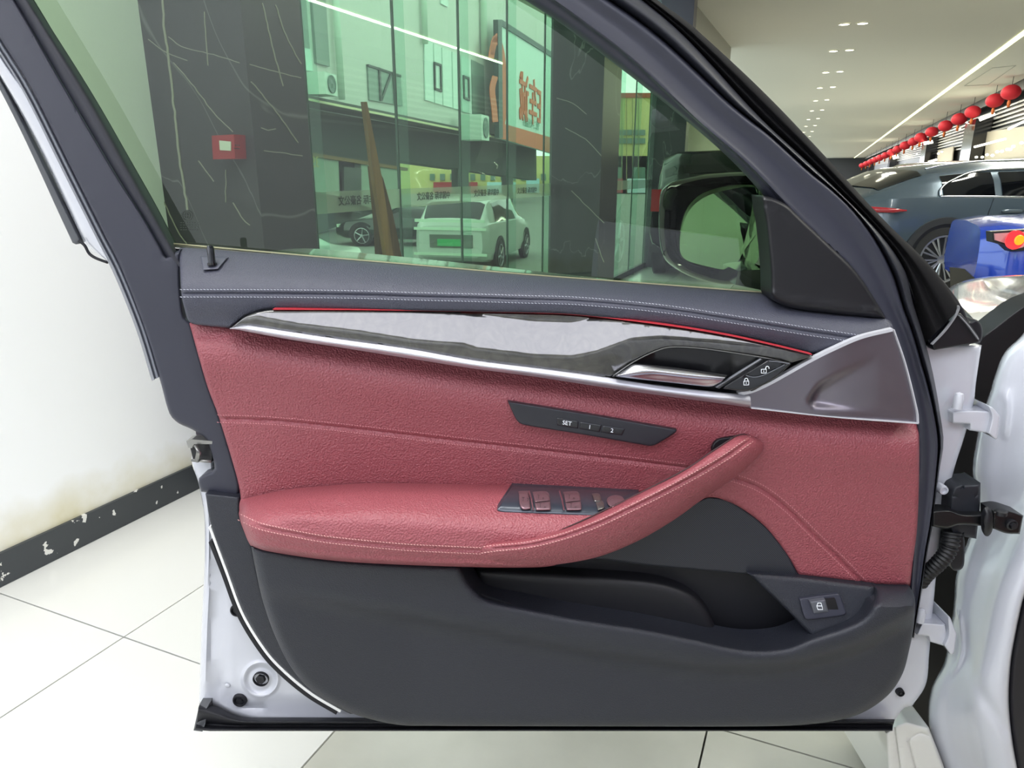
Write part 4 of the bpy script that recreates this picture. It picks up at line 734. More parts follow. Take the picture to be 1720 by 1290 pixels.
fq('upper_wall', [(440, -160), (928, -160), (928, cy(928)), (440, cy(440))], FW, 4, -.05)
fq('lower_wall', [(440, cy(440)), (928, cy(928)), (928, 303), (724, 270), (716, 345), (440, 460)], FD, 1, -1.6)
fq('canopy_edge', [(440, cy(440)-5), (928, cy(928)-2), (928, cy(928)+1), (440, cy(440)+1)], FD, 1.6, .35)
fq('canopy_light_line', [(440, cy(440)+1), (928, cy(928)+.5), (928, cy(928)+3), (440, cy(440)+5)], mat('canopy_cream', 'd9d6a8', .5), .1, .4)
fq('shop_fascia', [(520, 246), (724, 282), (724, 287), (520, 253)], mat('fascia_brown', '8a6a3c', .6), .2, -1.2)
fq('shop_wall', [(572, 255), (620, 264), (622, 330), (572, 320)], mat('shop_wall', 'a3b5a4', .8), .3, -1.3)
fq('shop_sign', [(515, 240), (552, 246), (554, 330), (517, 322)], mat('sign_grey', '5b5d5c', .7), .2, -.9)
text_on('sign_digits', '35', .55, PL(530, 273, fb-fn_*.85, fd), fd, (0, 0, 1), mat('sign_gold', 'd6b860', .6), B1, True)
fq('sign_label', [(521, 290), (533, 291), (533, 305), (521, 303)], MATS['label_white'], .05, -.8); fq('sign_label', [(537, 292), (554, 294), (554, 307), (537, 305)], MATS['label_white'], .05, -.8)
fq('shop_door', [(625, 280), (652, 283), (652, 360), (625, 352)], mat('door_dark', '3c4442', .4), .1, -1.2)
fq('shop_wall', [(655, 272), (716, 283), (716, 360), (655, 345)], MATS['shop_wall'], .3, -1.3)
# shop window showing a yellow building reflected / beyond
fq('tenant_window', [(617, 108), (672, 126), (676, 178), (620, 168)], mat('win_dark', '6c8579', .3), .1, .02)
for p in ([(617, 108), (672, 126), (672, 130), (617, 112)], [(634, 113), (637, 114), (640, 170), (637, 170)], [(655, 121), (658, 122), (640, 170), (637, 169)], [(658, 122), (661, 122), (664, 174), (661, 174)]): fq('window_bar', p, mat('bar_dark', '2c3f39', .5), .1, .06)
for k, p in enumerate(([(712, 66), (726, 72), (728, 172), (714, 168)], [(728, 73), (740, 79), (742, 176), (730, 173)], [(742, 80), (757, 86), (759, 181), (744, 177)], [(759, 87), (771, 92), (772, 185), (761, 182)], [(774, 93), (790, 100), (792, 192), (776, 187)])): fq('glazing', p, mat('glazing_pale', 'cfe6dd', .3), .06, .03)
for x0, y0, w_, h_ in ((727, 104, 12, 47), (776, 126, 10, 40)):
    for p in ([(x0, y0), (x0+w_, y0+4), (x0+w_, y0+8), (x0, y0+4)], [(x0+1, y0+h_-4), (x0+w_+1, y0+h_), (x0+w_+1, y0+h_+4), (x0+1, y0+h_)], [(x0, y0), (x0+1.8, y0), (x0+2.6, y0+h_), (x0+1, y0+h_)], [(x0+w_-1.6, y0+4), (x0+w_, y0+4), (x0+w_+1, y0+h_+4), (x0+w_-.6, y0+h_+4)]): fq('casement_frame', p, MATS['bar_dark'], .08, .1)
fq('glazing', [(740, -40), (752, -36), (752, 12), (740, 6)], MATS['glazing_pale'], .06, .03)
fq('dark_glazing', [(791, 100), (812, 110), (814, 205), (793, 198)], MATS['win_dark'], .06, .03)
for k, p in enumerate(([(502, 0), (512, 0), (520, 108), (508, 105)], [(522, -5), (545, -2), (552, 112), (530, 106)])): fq('stair_window', p, MATS['win_dark'], .1, .05)
fq('stair_panel', [(505, 80), (518, 83), (522, 120), (508, 118)], MATS['glazing_pale'], .1, .08)
def cyl(name, x, y0, y1, r, m, off):
    a_ = PL(x, y0, fb+fn_*off, fd); b_ = PL(x, 290, fb+fn_*off, fd); z1 = PL(x, y1, fb+fn_*off, fd).z; b_ = Vector((a_.x, a_.y, z1)); return MB().tube([a_, b_], r, 10).build(name, m, B1, True)
cyl('downpipe', 556, -120, 163, .12, mat('pipe_pale', 'c9e0cf', .5), .15); cyl('downpipe', 708, -120, 70, .14, MATS['pipe_pale'], .15); cyl('downpipe', 811, -120, 90, .2, MATS['pipe_pale'], .2)
for px, py, s_ in ((541, 142, 1.35), (797, 215, 2.6)):
    c = PL(px, py, fb+fn_*(.5 if px < 600 else 1.1), fd); ac = MB().box(c, (.75*s_*.62, 1.0*s_*.62, .78*s_*.62), -math.radians(12.3)).build('air_conditioner', mat('ac_white', 'cfe3d6', .5))
    tag(ac, 'white air conditioner unit on the facade %s' % ('left of the dark window' if px < 600 else 'just left of the billboard'), 'air conditioner')
    c2 = c+fn_*.24*s_; MB().lathe(c2, fn_, [(.2*s_, 0), (.2*s_, .04), (.17*s_, .02), (.04*s_, .02), (0, .05)], 20).build('fan_grille', mat('ac_fan', '5f7a70', .5), ac, True)
# billboard
bb = empty('billboard', PL(870, 200, fb+fn_*.8, fd)); tag(bb, 'white billboard with orange flame mark hung on the pale building', 'billboard')
by = lambda x, t: [(812, 36), (945, 118)][0][1]+(x-812)*(118-36)/133 if t else 228+(x-812)*.27
def bq(name, pts, m, dep, off): return MB().quadbox([a+fn_*(.8+off) for a in pq(pts, fb, fd)], -fn_*dep).build(name, m, bb)
OR = mat('sign_orange', 'd9714a', .6)
bq('panel', [(817, 38), (928, 105), (928, 262), (820, 232)], mat('sign_white', 'd2ece4', .5), .3, 0)
bq('frame_side', [(812, 34), (819, 34), (822, 232), (815, 232)], mat('sign_frame', '2f4a4a', .5), .3, .1)
bq('frame_top', [(819, 34), (928, 99), (928, 107), (819, 44)], MATS['sign_frame'], .3, .1)
bq('orange_band', [(821, 207), (928, 236), (928, 262), (821, 233)], OR, .02, .04)
def bs(curves, wpx, nm):
    m_ = MB(); pstroke(m_, [cr(c, step=4) for c in curves], wpx, fb+fn_*.8, fd, fn_*.05); return m_.build(nm, OR, bb)
bs([[(832, 62), (827, 80), (824, 98)], [(834, 60), (842, 90), (845, 130), (846, 180), (842, 212)], [(831, 128), (826, 150), (829, 180), (831, 205)]], 9, 'flame_mark')
bs([[(836, 58), (828, 70), (826, 92)]], 7, 'flame_tip')
text_on('sign_lettering', 'E车诚', 3.5, PL(892, 176, fb+fn_*.85, fd), fd, (0, 0, 1), OR, bb, True, .02)
text_on('sign_small_print', '专业二手车交易服务', .75, PL(893, 209, fb+fn_*.85, fd), fd, (0, 0, 1), mat('small_print', '7fae9c', .6), bb, True)
# yellow building beyond the end of the street
B2 = empty('street_building', P(1000, 290, 84)); B2.location.z = GZ; tag(B2, 'yellow building with dark windows at the end of the street', 'building')
YB = mat('yellow_facade', 'd8cf8a', .8)
def yq(name, pts, m, Y=84, dep=3.0, parent=B2): return MB().quadbox([P(a, b, Y) for a, b in pts], (0, dep, 0)).build(name, m, parent)
yq('facade', [(640, 262), (1130, 262), (1130, 345), (640, 345)], YB); yq('facade', [(1030, 160), (1130, 160), (1130, 345), (1030, 345)], YB)
yq('roof_edge', [(1028, 156), (1132, 156), (1132, 164), (1028, 164)], mat('roof_red', 'b0604a', .7), 83.8)
for x0 in range(722, 930, 17):
    if x0 not in (): yq('window', [(x0, 292), (x0+8, 292), (x0+8, 303), (x0, 303)], MATS['win_dark'], 83.8, .2)
for y0 in (218, 232): yq('window_band', [(1036, y0), (1084, y0), (1084, y0+9), (1036, y0+9)], MATS['win_dark'], 83.8, .2)
yq('window', [(1064, 281), (1084, 281), (1084, 300), (1064, 300)], MATS['win_dark'], 83.8, .2); yq('window', [(1030, 281), (1044, 281), (1044, 300), (1030, 300)], MATS['win_dark'], 83.8, .2)
for x0 in (1044, 1052, 1062, 1072): yq('mullion', [(x0, 165), (x0+1.2, 165), (x0+1.2, 345), (x0, 345)], mat('mullion', '8d8a58', .6), 83.7, .1)
for x0, x1, c in ((728, 802, 'b03038'), (818, 866, 'b9dfe6'), (884, 906, 'a9d4e0'), (1036, 1046, 'b9404a'), (1054, 1084, 'cfdfe6')):
    o = yq('shop_banner', [(x0, 306 if x1 < 870 else 300), (x1, 306 if x1 < 870 else 300), (x1, 324), (x0, 324)], mat('banner_'+c, c, .6), 83.2, .3)
# lower shop front piers in front of the yellow facade
fq('pier', [(796, 283), (813, 287), (813, 345), (796, 340)], FD, .4, -1.0); fq('pier', [(872, 296), (882, 298), (882, 350), (872, 348)], FD, .4, -1.0)
# planks leaning at the glass
WDM = mat('plank_wood', '94703c', .7, var=(14, '5d4322', .35, .7, (1, 1, .12)))
gb = (W(0, TL+.22, 0), U)
pl = MB().quadbox(pq([(612, 171), (616.5, 171), (642, 300), (667, 470), (655, 470), (627, 290)], *gb), V*-.02).build('leaning_plank', WDM)
tag(pl, 'tall thin brown wooden plank leaning upright by the glass wall', 'plank')
pl = MB().quadbox([a-V*.0 for a in pq([(626, 279), (632, 279), (644, 300), (660, 360), (683, 470), (640, 470), (636, 380)], W(0, TL+.13, 0), U)], V*-.03).build('leaning_plank', mat('plank_dark', '6d4f2a', .8, var=(20, '3a2814', .35, .7, (1, 1, .15))))
tag(pl, 'shorter dark splintered board leaning behind the tall thin plank', 'plank')
# ------------------------------------------------------------------ ceiling fittings
LAMP = mat('lamp_glow', 'fffbe0', .5, emit=7); LEDM = mat('led_glow', 'fbffc0', .5, emit=4.5)
dl = None
for k, (x1, x2, y) in enumerate(((1418, 1449, 40), (1400, 1427, 85), (1387, 1411, 121), (1377, 1399, 147), (1370, 1389, 168.5), (1363.5, 1381, 185.5), (1358, 1374, 200), (1354, 1369, 211.5), (1350, 1364, 221.5), (1346, 1360, 230))):
    c1 = PG(x1, y+.8, HC-.004); c2 = PG(x2, y-.8, HC-.004)
    for c in (c1, c2):
        if dl is None:
            dl = empty('downlight', (0, 0, 0)); tag(dl, 'recessed ceiling downlight in the double row running down the hall', 'downlight', 'downlights in pairs on the ceiling')
            MB().lathe((0, 0, 0), (0, 0, -1), [(.105, 0), (.105, .008), (.085, .008), (.08, .0)], 20).build('trim_ring', mat('ring_white', 'e6e6e0', .4), dl, True)
            MB().lathe((0, 0, -.003), (0, 0, -1), [(.082, 0), (.06, .006), (0, .008)], 20).build('lamp', LAMP, dl, True)
            dl.location = c
        else:
            r = dl.copy(); COL.objects.link(r); r.location = c
            for ch_ in dl.children: d_ = ch_.copy(); COL.objects.link(d_); d_.parent = r
la_, lb_ = PG(1720, 55, HC-.003), None
tl_ = la_.dot(V); led = MB().quadbox([W(4, tl_-.05, HC-.002), W(138, tl_-.05, HC-.002), W(138, tl_+.05, HC-.002), W(4, tl_+.05, HC-.002)], (0, 0, -.012)).build('led_strip_light', LEDM)
tag(led, 'long glowing yellowish strip light recessed along the ceiling', 'strip light')
hp = [PG(a, b, HC-.004) for a, b in ((1667, 114), (1706, 110), (1660, 142), (1620, 144))]
m_ = MB()
for a_, b_ in zip(hp, hp[1:]+hp[:1]): m_.tube([a_, b_], .012, 5)
tag(m_.build('ceiling_hatch', mat('hatch_edge', 'bdbcb2', .6)), 'square access hatch outline in the ceiling beside the strip light', 'hatch')
def ordinal(k): return ('first', 'second', 'third', 'fourth', 'fifth', 'sixth', 'seventh', 'eighth', 'ninth', 'tenth', 'eleventh', 'twelfth', 'thirteenth', 'fourteenth', 'fifteenth', 'sixteenth', 'seventeenth', 'eighteenth', 'nineteenth', 'twentieth')[k]
for k, o in enumerate(x for x in COL.objects if x.name.startswith('downlight')):
    o['label'] = '%s recessed downlight of the %s pair, counted from the top of the photo' % (('left', 'right')[k % 2], ordinal(k//2))
    if k % 2 == 0:
        l = bpy.data.lights.new('downlight_beam', 'SPOT'); l.energy = 160; l.spot_size = 2.4; l.spot_blend = .8; l.shadow_soft_size = .06; l.color = (1, .98, .92)
        q = bpy.data.objects.new('downlight_beam', l); COL.objects.link(q); q.location = o.location+Vector((.12, 0, -.03)); adopt(q, o); q.matrix_parent_inverse = Matrix.Translation(-o.location)
# lanterns
RL = mat('lantern_red', 'b51a28', .7, emit=.12)
lpx = [(1698, 155, 14), (1671, 169, 13), (1634, 188, 11.5), (1611, 200, 11.3), (1588, 211.5, 10.5), (1565, 221.5, 9.5), (1546, 231, 9), (1534, 238, 8), (1520, 244.5, 8), (1507, 251, 7), (1497, 256, 6.5), (1487, 261, 6.2), (1478, 265, 6), (1470, 268.5, 5.6), (1462, 272, 5.2), (1455, 275, 5), (1448, 278, 4.7)]
lan = None
lb0, lr0 = W(0, TR-.35, 0), None
for px, py, r_ in lpx:
    c = PL(px, py, lb0, U); R_ = r_*c.y/F*.99
    if lan is None:
        lan = empty('red_lantern', (0, 0, 0)); tag(lan, 'round red lantern hanging in the long row under the ceiling edge', 'lantern', 'red lanterns along the ceiling edge'); lr0 = R_
        mb = MB(); n = 24; v = []
        for j in range(11):
            t = math.pi*j/10
            for i in range(n): rr = R_*math.sin(t)*(1-.06*(i % 2)); v.append((rr*math.cos(2*math.pi*i/n), rr*math.sin(2*math.pi*i/n), R_*.82*math.cos(t)))
        mb.add(v, [(j*n+i, j*n+(i+1) % n, (j+1)*n+(i+1) % n, (j+1)*n+i) for j in range(10) for i in range(n)])
        mb.build('lantern_body', RL, lan, True)
        MB().tube([(0, 0, -R_*.8), (0, 0, -R_*1.15), (0, 0, -R_*1.6)], [.03, .045, .03], 8).build('tassel', mat('tassel', 'b8602c', .8), lan, True)
        hc = MB().tube([(0, 0, 0), (0, 0, 1)], .008, 5).build('hanging_cord', BLK, lan); hc.scale.z = HC-c.z
        lan.location = c
    else:
        r = lan.copy(); COL.objects.link(r); r.location = c; s_ = R_/lr0; r.scale = (s_,)*3
        for ch_ in lan.children:
            d_ = ch_.copy(); COL.objects.link(d_); d_.parent = r
            if 'cord' in d_.name: d_.scale.z = (HC-c.z)/s_
for k, o in enumerate(x for x in COL.objects if x.name.startswith('red_lantern')): o['label'] = 'round red lantern, %s from the right in the row under the ceiling edge' % ordinal(k)
# partition behind the lanterns
pb_ = (W(0, TR, 0), U)
def rq(pts, off=0): return [a-V*off for a in pq(pts, *pb_)]
prt = MB().quadbox([W(3, TR+.5, 0), W(138, TR+.5, 0), W(138, TR+.5, HC), W(3, TR+.5, HC)], V*.1).build('wall_partition', mat('partition_dark', '26282a', .35)); structure(prt)
structure(MB().quadbox([W(3, TR, HC-.28), W(138, TR, HC-.28), W(138, TR, HC), W(3, TR, HC)], V*.08).build('trim_1', mat('beam_dark', '33302e', .5)))
m_ = MB()
for k in range(9):
    z = 3.18-k*.13; m_.quadbox([W(6, TR+.42, z), W(138, TR+.42, z), W(138, TR+.42, z+.05), W(6, TR+.42, z+.05)], V*.05)
o = m_.build('slat_cladding', mat('slat_pale', 'c9c9c4', .35, metal=.3)); tag(o, 'pale horizontal slats on the dark partition behind the lanterns', 'slat cladding')
BC = mat('black_column', '101114', .12, coat=.5)
for k, (x0, x1) in enumerate(((1585, 1640), (1518, 1562), (1478, 1503), (1455, 1468))):
    a_ = PL(x0, 230, *pb_).dot(U); b_ = PL(x1, 230, *pb_).dot(U)
    a_, b_ = min(a_, b_), max(a_, b_); b_ = min(b_, a_+2.2)
    o = MB().quadbox([W(a_, TR-.1, 0), W(b_, TR-.1, 0), W(b_, TR+.4, 0), W(a_, TR+.4, 0)], (0, 0, HC-.62)).build('black_column', BC); structure(o)
m_ = []
for k, (p, mm, nm) in enumerate((([(1640, 222), (1702, 212), (1698, 268), (1636, 270)], mat('panel_beige', 'b0a894', .5), 'beige'), ([(1703, 205), (1800, 180), (1800, 268), (1699, 268)], mat('panel_grey', '7f8486', .3), 'grey'), ([(1564, 252), (1588, 246), (1585, 272), (1562, 275)], MATS['panel_beige'], 'small beige'))):
    o = MB().quadbox(rq(p, -.3), V*.04).build('wall_panel', mm); tag(o, '%s wall panel beyond the cars, %s' % (nm, ('right of the widest black column', 'at the right picture edge', 'between two black columns')[k]), 'wall panel')
for k, (x0, y0, x1, y1, wd, mm) in enumerate(((1646, 201, 1671, 191, 5, LAMP), (1552, 241, 1567, 238, 5, LAMP), (1500, 265, 1509, 262, 6, LAMP), (1637, 247, 1690, 233, 3, LAMP), (1694, 217, 1725, 202, 3, LAMP), (1560, 272, 1574, 268, 3, LAMP))):
    m_ = MB(); pstroke(m_, [[(x0, y0), (x1, y1)]], wd, W(0, TR-.15, 0), U, V*-.02); o = m_.build('linear_lamp', mm)
    tag(o, ('glowing linear lamp below the %s' % ('third red lantern', 'gap between the lanterns', 'smallest lanterns')[k]) if k < 3 else 'thin glowing light line on the %s' % ('beige panel', 'grey panel', 'small beige panel')[k-3], 'lamp')
sp_ = None
for px, py in ((1612, 217), (1536, 250.5), (1640, 264), (1650, 264), (1658, 260), (1667, 261), (1675, 255), (1683, 254), (1697, 251), (1692, 251), (1702, 246), (1716, 240), (1540, 259), (1576, 258), (1582, 255)):
    c = PL(px, py, W(0, TR-.15, 0), U)
    if sp_ is None: sp_ = MB().ball((0, 0, 0), .045, 10, 6, (1, 1, .8)).build('spot_lamp', LAMP, None, True); sp_.location = c; tag(sp_, 'tiny glowing spot lamp on the dark partition beyond the cars', 'spot lamp', 'spot lamps on the far partition')
    else: r = sp_.copy(); COL.objects.link(r); r.location = c
for k, o in enumerate(sorted((x for x in COL.objects if x.name.startswith('spot_lamp')), key=lambda o: -o.location.x/o.location.y)): o['label'] = 'tiny glowing spot lamp above the slate blue SUV, %s from the right edge' % ordinal(k)
# ------------------------------------------------------------------ vehicles
TYRE = mat('tyre', '17181a', .7); RIM = mat('alloy', 'b8bac0', .3, metal=.9); DGL = mat('dark_car_glass', '0b0d10', .05, coat=.5)
def wheel(parent, c, side, r, detail=True):
    ax = side; g = MB().lathe(c, ax, [(r*.55, -.1), (r*.95, -.1), (r, -.07), (r, .03), (r*.96, .06), (r*.76, .07), (r*.72, .06)], 40).build('wheel', TYRE, parent, True, 40)
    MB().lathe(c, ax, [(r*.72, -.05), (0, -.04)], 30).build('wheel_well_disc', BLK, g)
    m_ = MB().lathe(c, ax, [(r*.72, .03), (r*.75, .065), (r*.69, .068), (r*.66, .03)], 40).lathe(c, ax, [(r*.14, .02), (r*.14, .05), (0, .055)], 16)
    a0 = ax.orthogonal().normalized(); b0 = ax.cross(a0)
    for k in range(10 if detail else 5):
        t0 = 2*math.pi*k/(10 if detail else 5)
        for dt in ((-.14, .14) if detail else (0,)):
            a1 = a0*math.cos(t0)+b0*math.sin(t0); a2 = a0*math.cos(t0+dt*.9)+b0*math.sin(t0+dt*.9)
            m_.tube([Vector(c)+a1*r*.12+ax*.05, Vector(c)+a2*r*.68+ax*.055], [r*.03, r*.034] if detail else [r*.07, r*.06], 5)
    m_.build('alloy_rim', RIM, g, True, 40); return g
def make_car(label, paint, loc, ang, st, cab, rear_glass, wheels, wr, lights=(), detail=True, cat='car', group=None, zs_=1):
    """st: stations (x from the tail, half width, bottom, belt, roof, roof half width); car runs along +x locally"""
    e = empty('car', (loc[0], loc[1], loc[2])); tag(e, label, cat, group)
    R = Matrix.Rotation(ang, 3, 'Z'); o3 = Vector(loc); A = np.array(st, float); n = 60
    xs = np.unique(np.r_[np.linspace(A[0, 0], A[-1, 0], n), A[:, 0]]); C = cr([(a[0], a[3], *a[1:]) for a in st], n=200); 
    val = lambda x: [np.interp(x, A[:, 0], A[:, k]) for k in range(1, 6)]
    def sm(x, k): 
        h = .07*(A[-1, 0]-A[0, 0])*.4; return np.mean([np.interp(x+d, A[:, 0], A[:, k]) for d in (-h, -h/2, 0, h/2, h)])
    def sec(x, out=0):
        w_, zb, zbelt, zr, wr_ = (sm(x, k) for k in range(1, 6)); zm = (zb+zbelt)/2
        return [(0, zb), (.82*w_, zb), (.95*w_, zb+.06), (w_, zb+.3*(zbelt-zb)), (w_*1.0, zm), (w_*.985, zb+.8*(zbelt-zb)), (w_*.95, zbelt), (w_*.92+out, zbelt+.015), (wr_+(w_*.92-wr_)*.5+out+.012, (zbelt+zr)/2), (wr_+out, zr-.06*min(1, (zr-zbelt)/.3)), (wr_*.8, zr+out), (0, zr+.015+out)]
    T_ = lambda x, y, z: o3+R @ Vector((x, y, z))
    v = []; m = 23
    for x in xs:
        s_ = sec(x); ring_ = s_+[(-a, b) for a, b in reversed(s_[:-1])]; v += [T_(x, a, b) for a, b in ring_]
    f = [(j*m+i, j*m+(i+1) % m, (j+1)*m+(i+1) % m, (j+1)*m+i) for j in range(len(xs)-1) for i in range(m)]+[tuple(range(m)), tuple((len(xs)-1)*m+i for i in range(m))]
    body = obj('body', v, f, paint, e, True, 40)
    def patch(name, xa, xb, i0, i1, mm, out=.006, sgn=1, npt=14, top=None):
        v = []; X = np.linspace(xa, xb, npt)
        for x in X:
            s_ = sec(x, out)
            for i in np.linspace(i0, i1, 6): a_ = s_[int(i)]; b_ = s_[min(int(i)+1, 11)]; t = i-int(i); v.append(T_(x, sgn*((1-t)*a_[0]+t*b_[0]), (1-t)*a_[1]+t*b_[1]))
        return obj(name, v, [(j*6+i, j*6+i+1, (j+1)*6+i+1, (j+1)*6+i) for j in range(npt-1) for i in range(5)], mm, e, True)
    for sg in (1, -1):
        for xa, xb in cab: 
            g = patch('side_window', xa, xb, 7.05, 8.75, DGL, .008, sg)
        for x in wheels:
            c = T_(x, sg*(sm(x, 1)-.045), wr*1.0); sd_ = R @ Vector((0, sg, 0)); 
            wheel(e, c, sd_, wr, detail)
            m_ = MB(); a_ = np.linspace(-.15, math.pi+.15, 24); ro, ri = wr*1.28, wr*1.08
            vv = [T_(x+rr*math.cos(t), sg*(sm(x, 1)+.012), wr+rr*math.sin(t)) for rr in (ro, ri) for t in a_]+[T_(x+rr*math.cos(t), sg*(sm(x, 1)-.1), wr+rr*math.sin(t)) for rr in (ro, ri) for t in a_]
            k = len(a_); m_.add(vv, [(i, i+1, k+i+1, k+i) for i in range(k-1)]+[(i, i+1, 2*k+i+1, 2*k+i) for i in range(k-1)]+[(k+i, k+i+1, 3*k+i+1, 3*k+i) for i in range(k-1)]); m_.build('wheel_arch', mat('arch_plastic', '2a2c30', .6) if detail else BLK, e)
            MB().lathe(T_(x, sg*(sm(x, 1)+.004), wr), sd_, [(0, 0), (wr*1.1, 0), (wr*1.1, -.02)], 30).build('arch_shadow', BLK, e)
    if rear_glass: patch('rear_window', *rear_glass, 9.2, 11, DGL, .01, 1, 8); patch('rear_window', *rear_glass, 9.2, 11, DGL, .01, -1, 8)
    for nm, x0, x1, y0, y1, z0, z1, mm in lights: 
        q = [T_(x0, y0, z0), T_(x1, y1, z0), T_(x1, y1, z1), T_(x0, y0, z1)]; MB().quadbox(q, R @ Vector((.03, 0, 0))).build(nm, mm, e)
    return e, T_, sec
RLT = mat('tail_red', 'a02830', .2, coat=.5); AMB = mat('amber_lit', 'ff7a18', .3, emit=2.2)
SUVP = mat('slate_paint', '56646f', .25, metal=.45, coat=.8)
sw_ = PG(1570, 435, .335)
st = [(0, .55, .45, .88, .93, .5), (.06, .74, .3, .93, 1.0, .55), (.3, .8, .26, .95, 1.1, .58), (.62, .82, .25, .955, 1.235, .60), (1.1, .83, .24, .95, 1.29, .60), (1.9, .83, .24, .94, 1.31, .60), (2.6, .83, .24, .93, 1.27, .58), (3.4, .82, .25, .92, .98, .6), (4.0, .78, .28, .84, .88, .6), (4.25, .6, .35, .7, .74, .5)]
suv, TS_, secS = make_car('slate blue family SUV parked beyond the hood', SUVP, (sw_.x-.78, sw_.y+.74, 0), math.radians(3), st, [(.74, 1.28), (1.36, 2.9)], (.16, .58), (.78, 3.35), .335)
m_ = MB()
for pth in ([(.70, 7.0), (.72, 7.6), (.85, 8.2), (1.1, 8.85), (1.5, 9.0), (2.4, 9.0)], [(.70, 7.0), (1.3, 6.95), (2.9, 6.95)]):
    pts = []
    for x, i in cr(pth, n=24):
        s_ = secS(x, .012); a_ = s_[int(i)]; b_ = s_[min(int(i)+1, 11)]; t = i-int(i); pts.append(TS_(x, -((1-t)*a_[0]+t*b_[0]), (1-t)*a_[1]+t*b_[1]))
    m_.tube(pts, .012, 6)
m_.build('window_chrome', CHR, suv, True)
m_ = MB(); pts = [TS_(x, -(secS(x)[9][0]+.0), secS(x)[10][1]+.02) for x in np.linspace(.6, 3, 20)]; m_.tube(pts, .014, 6).build('roof_rail', CHR, suv, True)
m_ = MB(); m_.tube([TS_(x, -secS(x)[5][0]-.02, .82+.004*math.sin(x)) for x in np.linspace(1.33, 1.56, 8)], [.008, .016, .018, .018, .018, .018, .016, .008], 8).build('door_handle', SUVP, suv, True)
m_ = MB(); m_.tube([TS_(x, -secS(x)[i][0]-.004, secS(x)[i][1]) for x, i in ((1.25, 6), (1.2, 5), (1.18, 4), (1.12, 3))], .004, 4).build('door_shut_line', BLK, suv)
m_ = MB(); m_.tube([TS_(x, -y, z) for x, y, z in ((-.02, .4, .84), (0, .6, .84), (.07, .76, .835), (.2, .81, .83), (.33, .825, .83))], [.02, .03, .03, .025, .008], 6).build('tail_light', RLT, suv, True)
BLU = mat('blue_paint', '1c3fae', .22, coat=1.0, metal=.15)
cb = P(1650, 400, 5.3)
st = [(0, .5, .42, .70, .80, .45), (.05, .62, .36, .76, .84, .5), (.14, .70, .3, .78, .855, .52), (.5, .74, .24, .79, .865, .52), (1.0, .75, .22, .80, 1.0, .5), (1.7, .75, .22, .8, 1.1, .48), (2.4, .74, .22, .78, .9, .48), (3.4, .68, .25, .66, .7, .5), (3.7, .5, .3, .5, .55, .4)]
cp, TB_, secB = make_car('bright blue coupe with lit round tail lamp, tail just beyond the white hood', BLU, tuple(cb.xy+(Matrix.Rotation(math.radians(-20), 2) @ Vector((0, .58))))+(0,), math.radians(-20), st, [(1.1, 2.1)], (.6, .98), (.72, 2.9), .3)
tb = lambda x, i, o_: (lambda s_: (-(s_[i][0]+o_), s_[i][1]))(secB(x))
def ped(name, pts, mm, th=.02, up=.055):
    q = [PL(a, b, TB_(.2, -.705, 0), (TB_(1, -.75, 0)-TB_(.2, -.705, 0)).normalized()) for a, b in pts]; nn = Vector((0, -1, 0)); return MB().quadbox([a+nn*up for a in q], -nn*(th+.05)).build(name, mm, cp)
ped('tail_light_frame', [(1658, 388), (1722, 384), (1722, 419), (1690, 421), (1678, 410), (1659, 405)], BLK)
ped('tail_light_lens', [(1661, 391), (1721, 387), (1721, 406), (1706, 414), (1690, 418), (1680, 408), (1662, 402)], mat('lens_pale', 'd08f96', .15, coat=.6), .025, .07)
m_ = MB(); c_ = [PL(a, 401, TB_(.2, -.705, 0), (TB_(1, -.75, 0)-TB_(.2, -.705, 0)).normalized())+Vector((0, -.085, 0)) for a in (1690,)][0]
m_.lathe(c_, (0, -1, 0), [(.066, 0), (.066, .012), (.03, .02), (0, .02)], 24).build('round_red_lamp', mat('lamp_red', 'e2343c', .25, emit=.7), cp, True, 40)
MB().lathe(c_+Vector((.022, -.02, 0)), (0, -1, 0), [(.036, 0), (.03, .008), (0, .01)], 18).build('amber_indicator', AMB, cp, True, 40)
# black rear diffuser corner
o = MB().quadbox([PL(a, b, TB_(.02, -.66, 0), Vector((1, .1, 0))) for a, b in ((1595, 449), (1620, 452), (1640, 470), (1630, 500), (1597, 500))], (.02, .03, 0)).build('bumper_insert', mat('insert_grey', '3a3a36', .4), cp)
KP = mat('black_paint', '0d0f12', .12, coat=1.0)
sed = [(0, .6, .4, .85, .95, .5), (.1, .78, .3, .95, 1.0, .55), (.9, .85, .22, .95, 1.05, .58), (1.5, .86, .22, .95, 1.35, .58), (2.6, .86, .22, .95, 1.4, .58), (3.4, .86, .22, .92, 1.0, .6), (4.4, .8, .25, .8, .85, .6), (4.7, .6, .35, .6, .65, .5)]
k_ = P(1462, 340, 12.5); make_car('dark car beyond the slate blue SUV tail, covered in lamp reflections', KP, (k_.x-.4, 12.5, 0), math.radians(20), sed, [(1.2, 3.0)], (.9, 1.4), (.9, 3.8), .33, detail=False)
jeep = [(0, .74, .4, .92, .98, .6), (.04, .78, .35, .95, 1.1, .68), (.12, .8, .32, .96, 1.42, .68), (1.0, .8, .3, .96, 1.45, .68), (2.6, .8, .3, .96, 1.43, .68), (3.1, .8, .3, .96, 1.0, .68), (4.1, .78, .32, .9, .94, .66), (4.2, .6, .4, .7, .75, .5)]
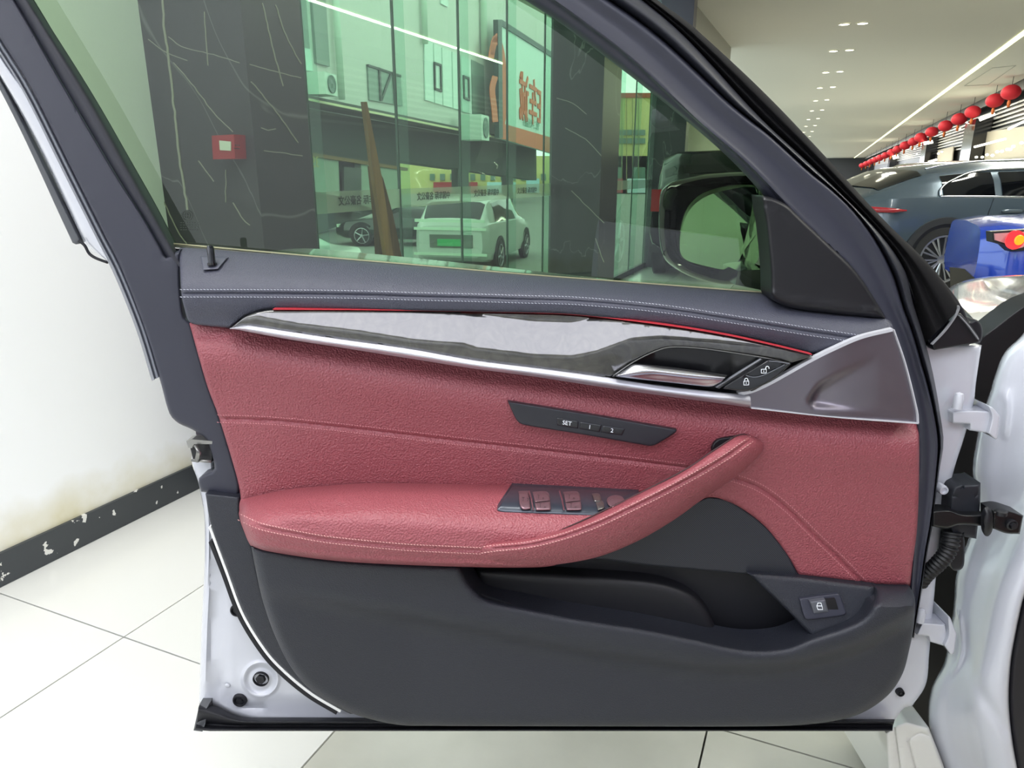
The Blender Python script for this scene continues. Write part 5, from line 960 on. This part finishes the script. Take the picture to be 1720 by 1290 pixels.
jx = P(1200, 380, 8.0); jp, TJ, _ = make_car('tall black off-road vehicle behind the door mirror', KP, (jx.x+.05, jx.y, 0), math.radians(68), jeep, [(.3, 2.7)], (.05, .11), (.75, 3.3), .36, [('tail_light', -.02, -.02, .6, .76, .78, 1.02, RLT)], detail=False)
WP_ = mat('silver_white_paint', 'c5cfc6', .3, coat=.7)
ev = [(0, .7, .45, 1.0, 1.05, .6), (.05, .88, .35, 1.1, 1.15, .7), (.2, .93, .28, 1.15, 1.35, .72), (.55, .95, .25, 1.15, 1.7, .74), (1.6, .96, .25, 1.14, 1.78, .75), (2.8, .96, .25, 1.12, 1.74, .73), (3.7, .95, .25, 1.08, 1.15, .7), (4.6, .88, .3, .9, .95, .7), (4.8, .7, .4, .7, .75, .6)]
ex = P(756, 400, 16.8); make_car('white electric family car with green number plate, seen from behind outside', WP_, (ex.x, 16.8, GZ), math.radians(76), ev, [(.8, 3.4)], (.15, .5), (.95, 3.8), .37,
    [('light_bar', -.03, -.03, -.85, .85, 1.2, 1.27, mat('bar_pale', 'cfe6cf', .3)), ('light_bar', -.03, -.03, -.88, .88, 1.02, 1.08, MATS['bar_pale']), ('plate_recess', -.02, -.02, -.55, .5, .62, .92, mat('recess_grey', '5d675c', .5)), ('number_plate', -.05, -.05, -.32, .3, .66, .82, mat('plate_green', '2fae62', .5)), ('bumper_line', -.04, -.04, -.9, .9, .44, .5, MATS['bar_pale'])], detail=False)
dx = P(585, 400, 19.5); make_car('dark saloon parked outside between the planks and white car', mat('dark_green_paint', '1c2724', .2, coat=.8), (dx.x+3.4, 24.0, GZ), math.radians(176), [(a, b, c, d*.95, e_2*.9, f_2) for a, b, c, d, e_2, f_2 in sed], [(1.3, 3.1)], None, (.9, 3.8), .34, [('headlight', 4.5, 4.62, .5, .7, .6, .7, MATS['bar_pale'])], detail=False)
wx = P(560, 400, 14.0); make_car('white saloon tail with red lamp, partly behind the marble column', WP_, (wx.x+.2, 13.2, GZ), math.radians(140), [(a, b, c, d*.95, e_2*.88, f_2) for a, b, c, d, e_2, f_2 in sed], [(1.3, 3.1)], None, (.9, 3.8), .34, [('tail_light', .03, .1, .5, .76, .62, .85, RLT)], detail=False)
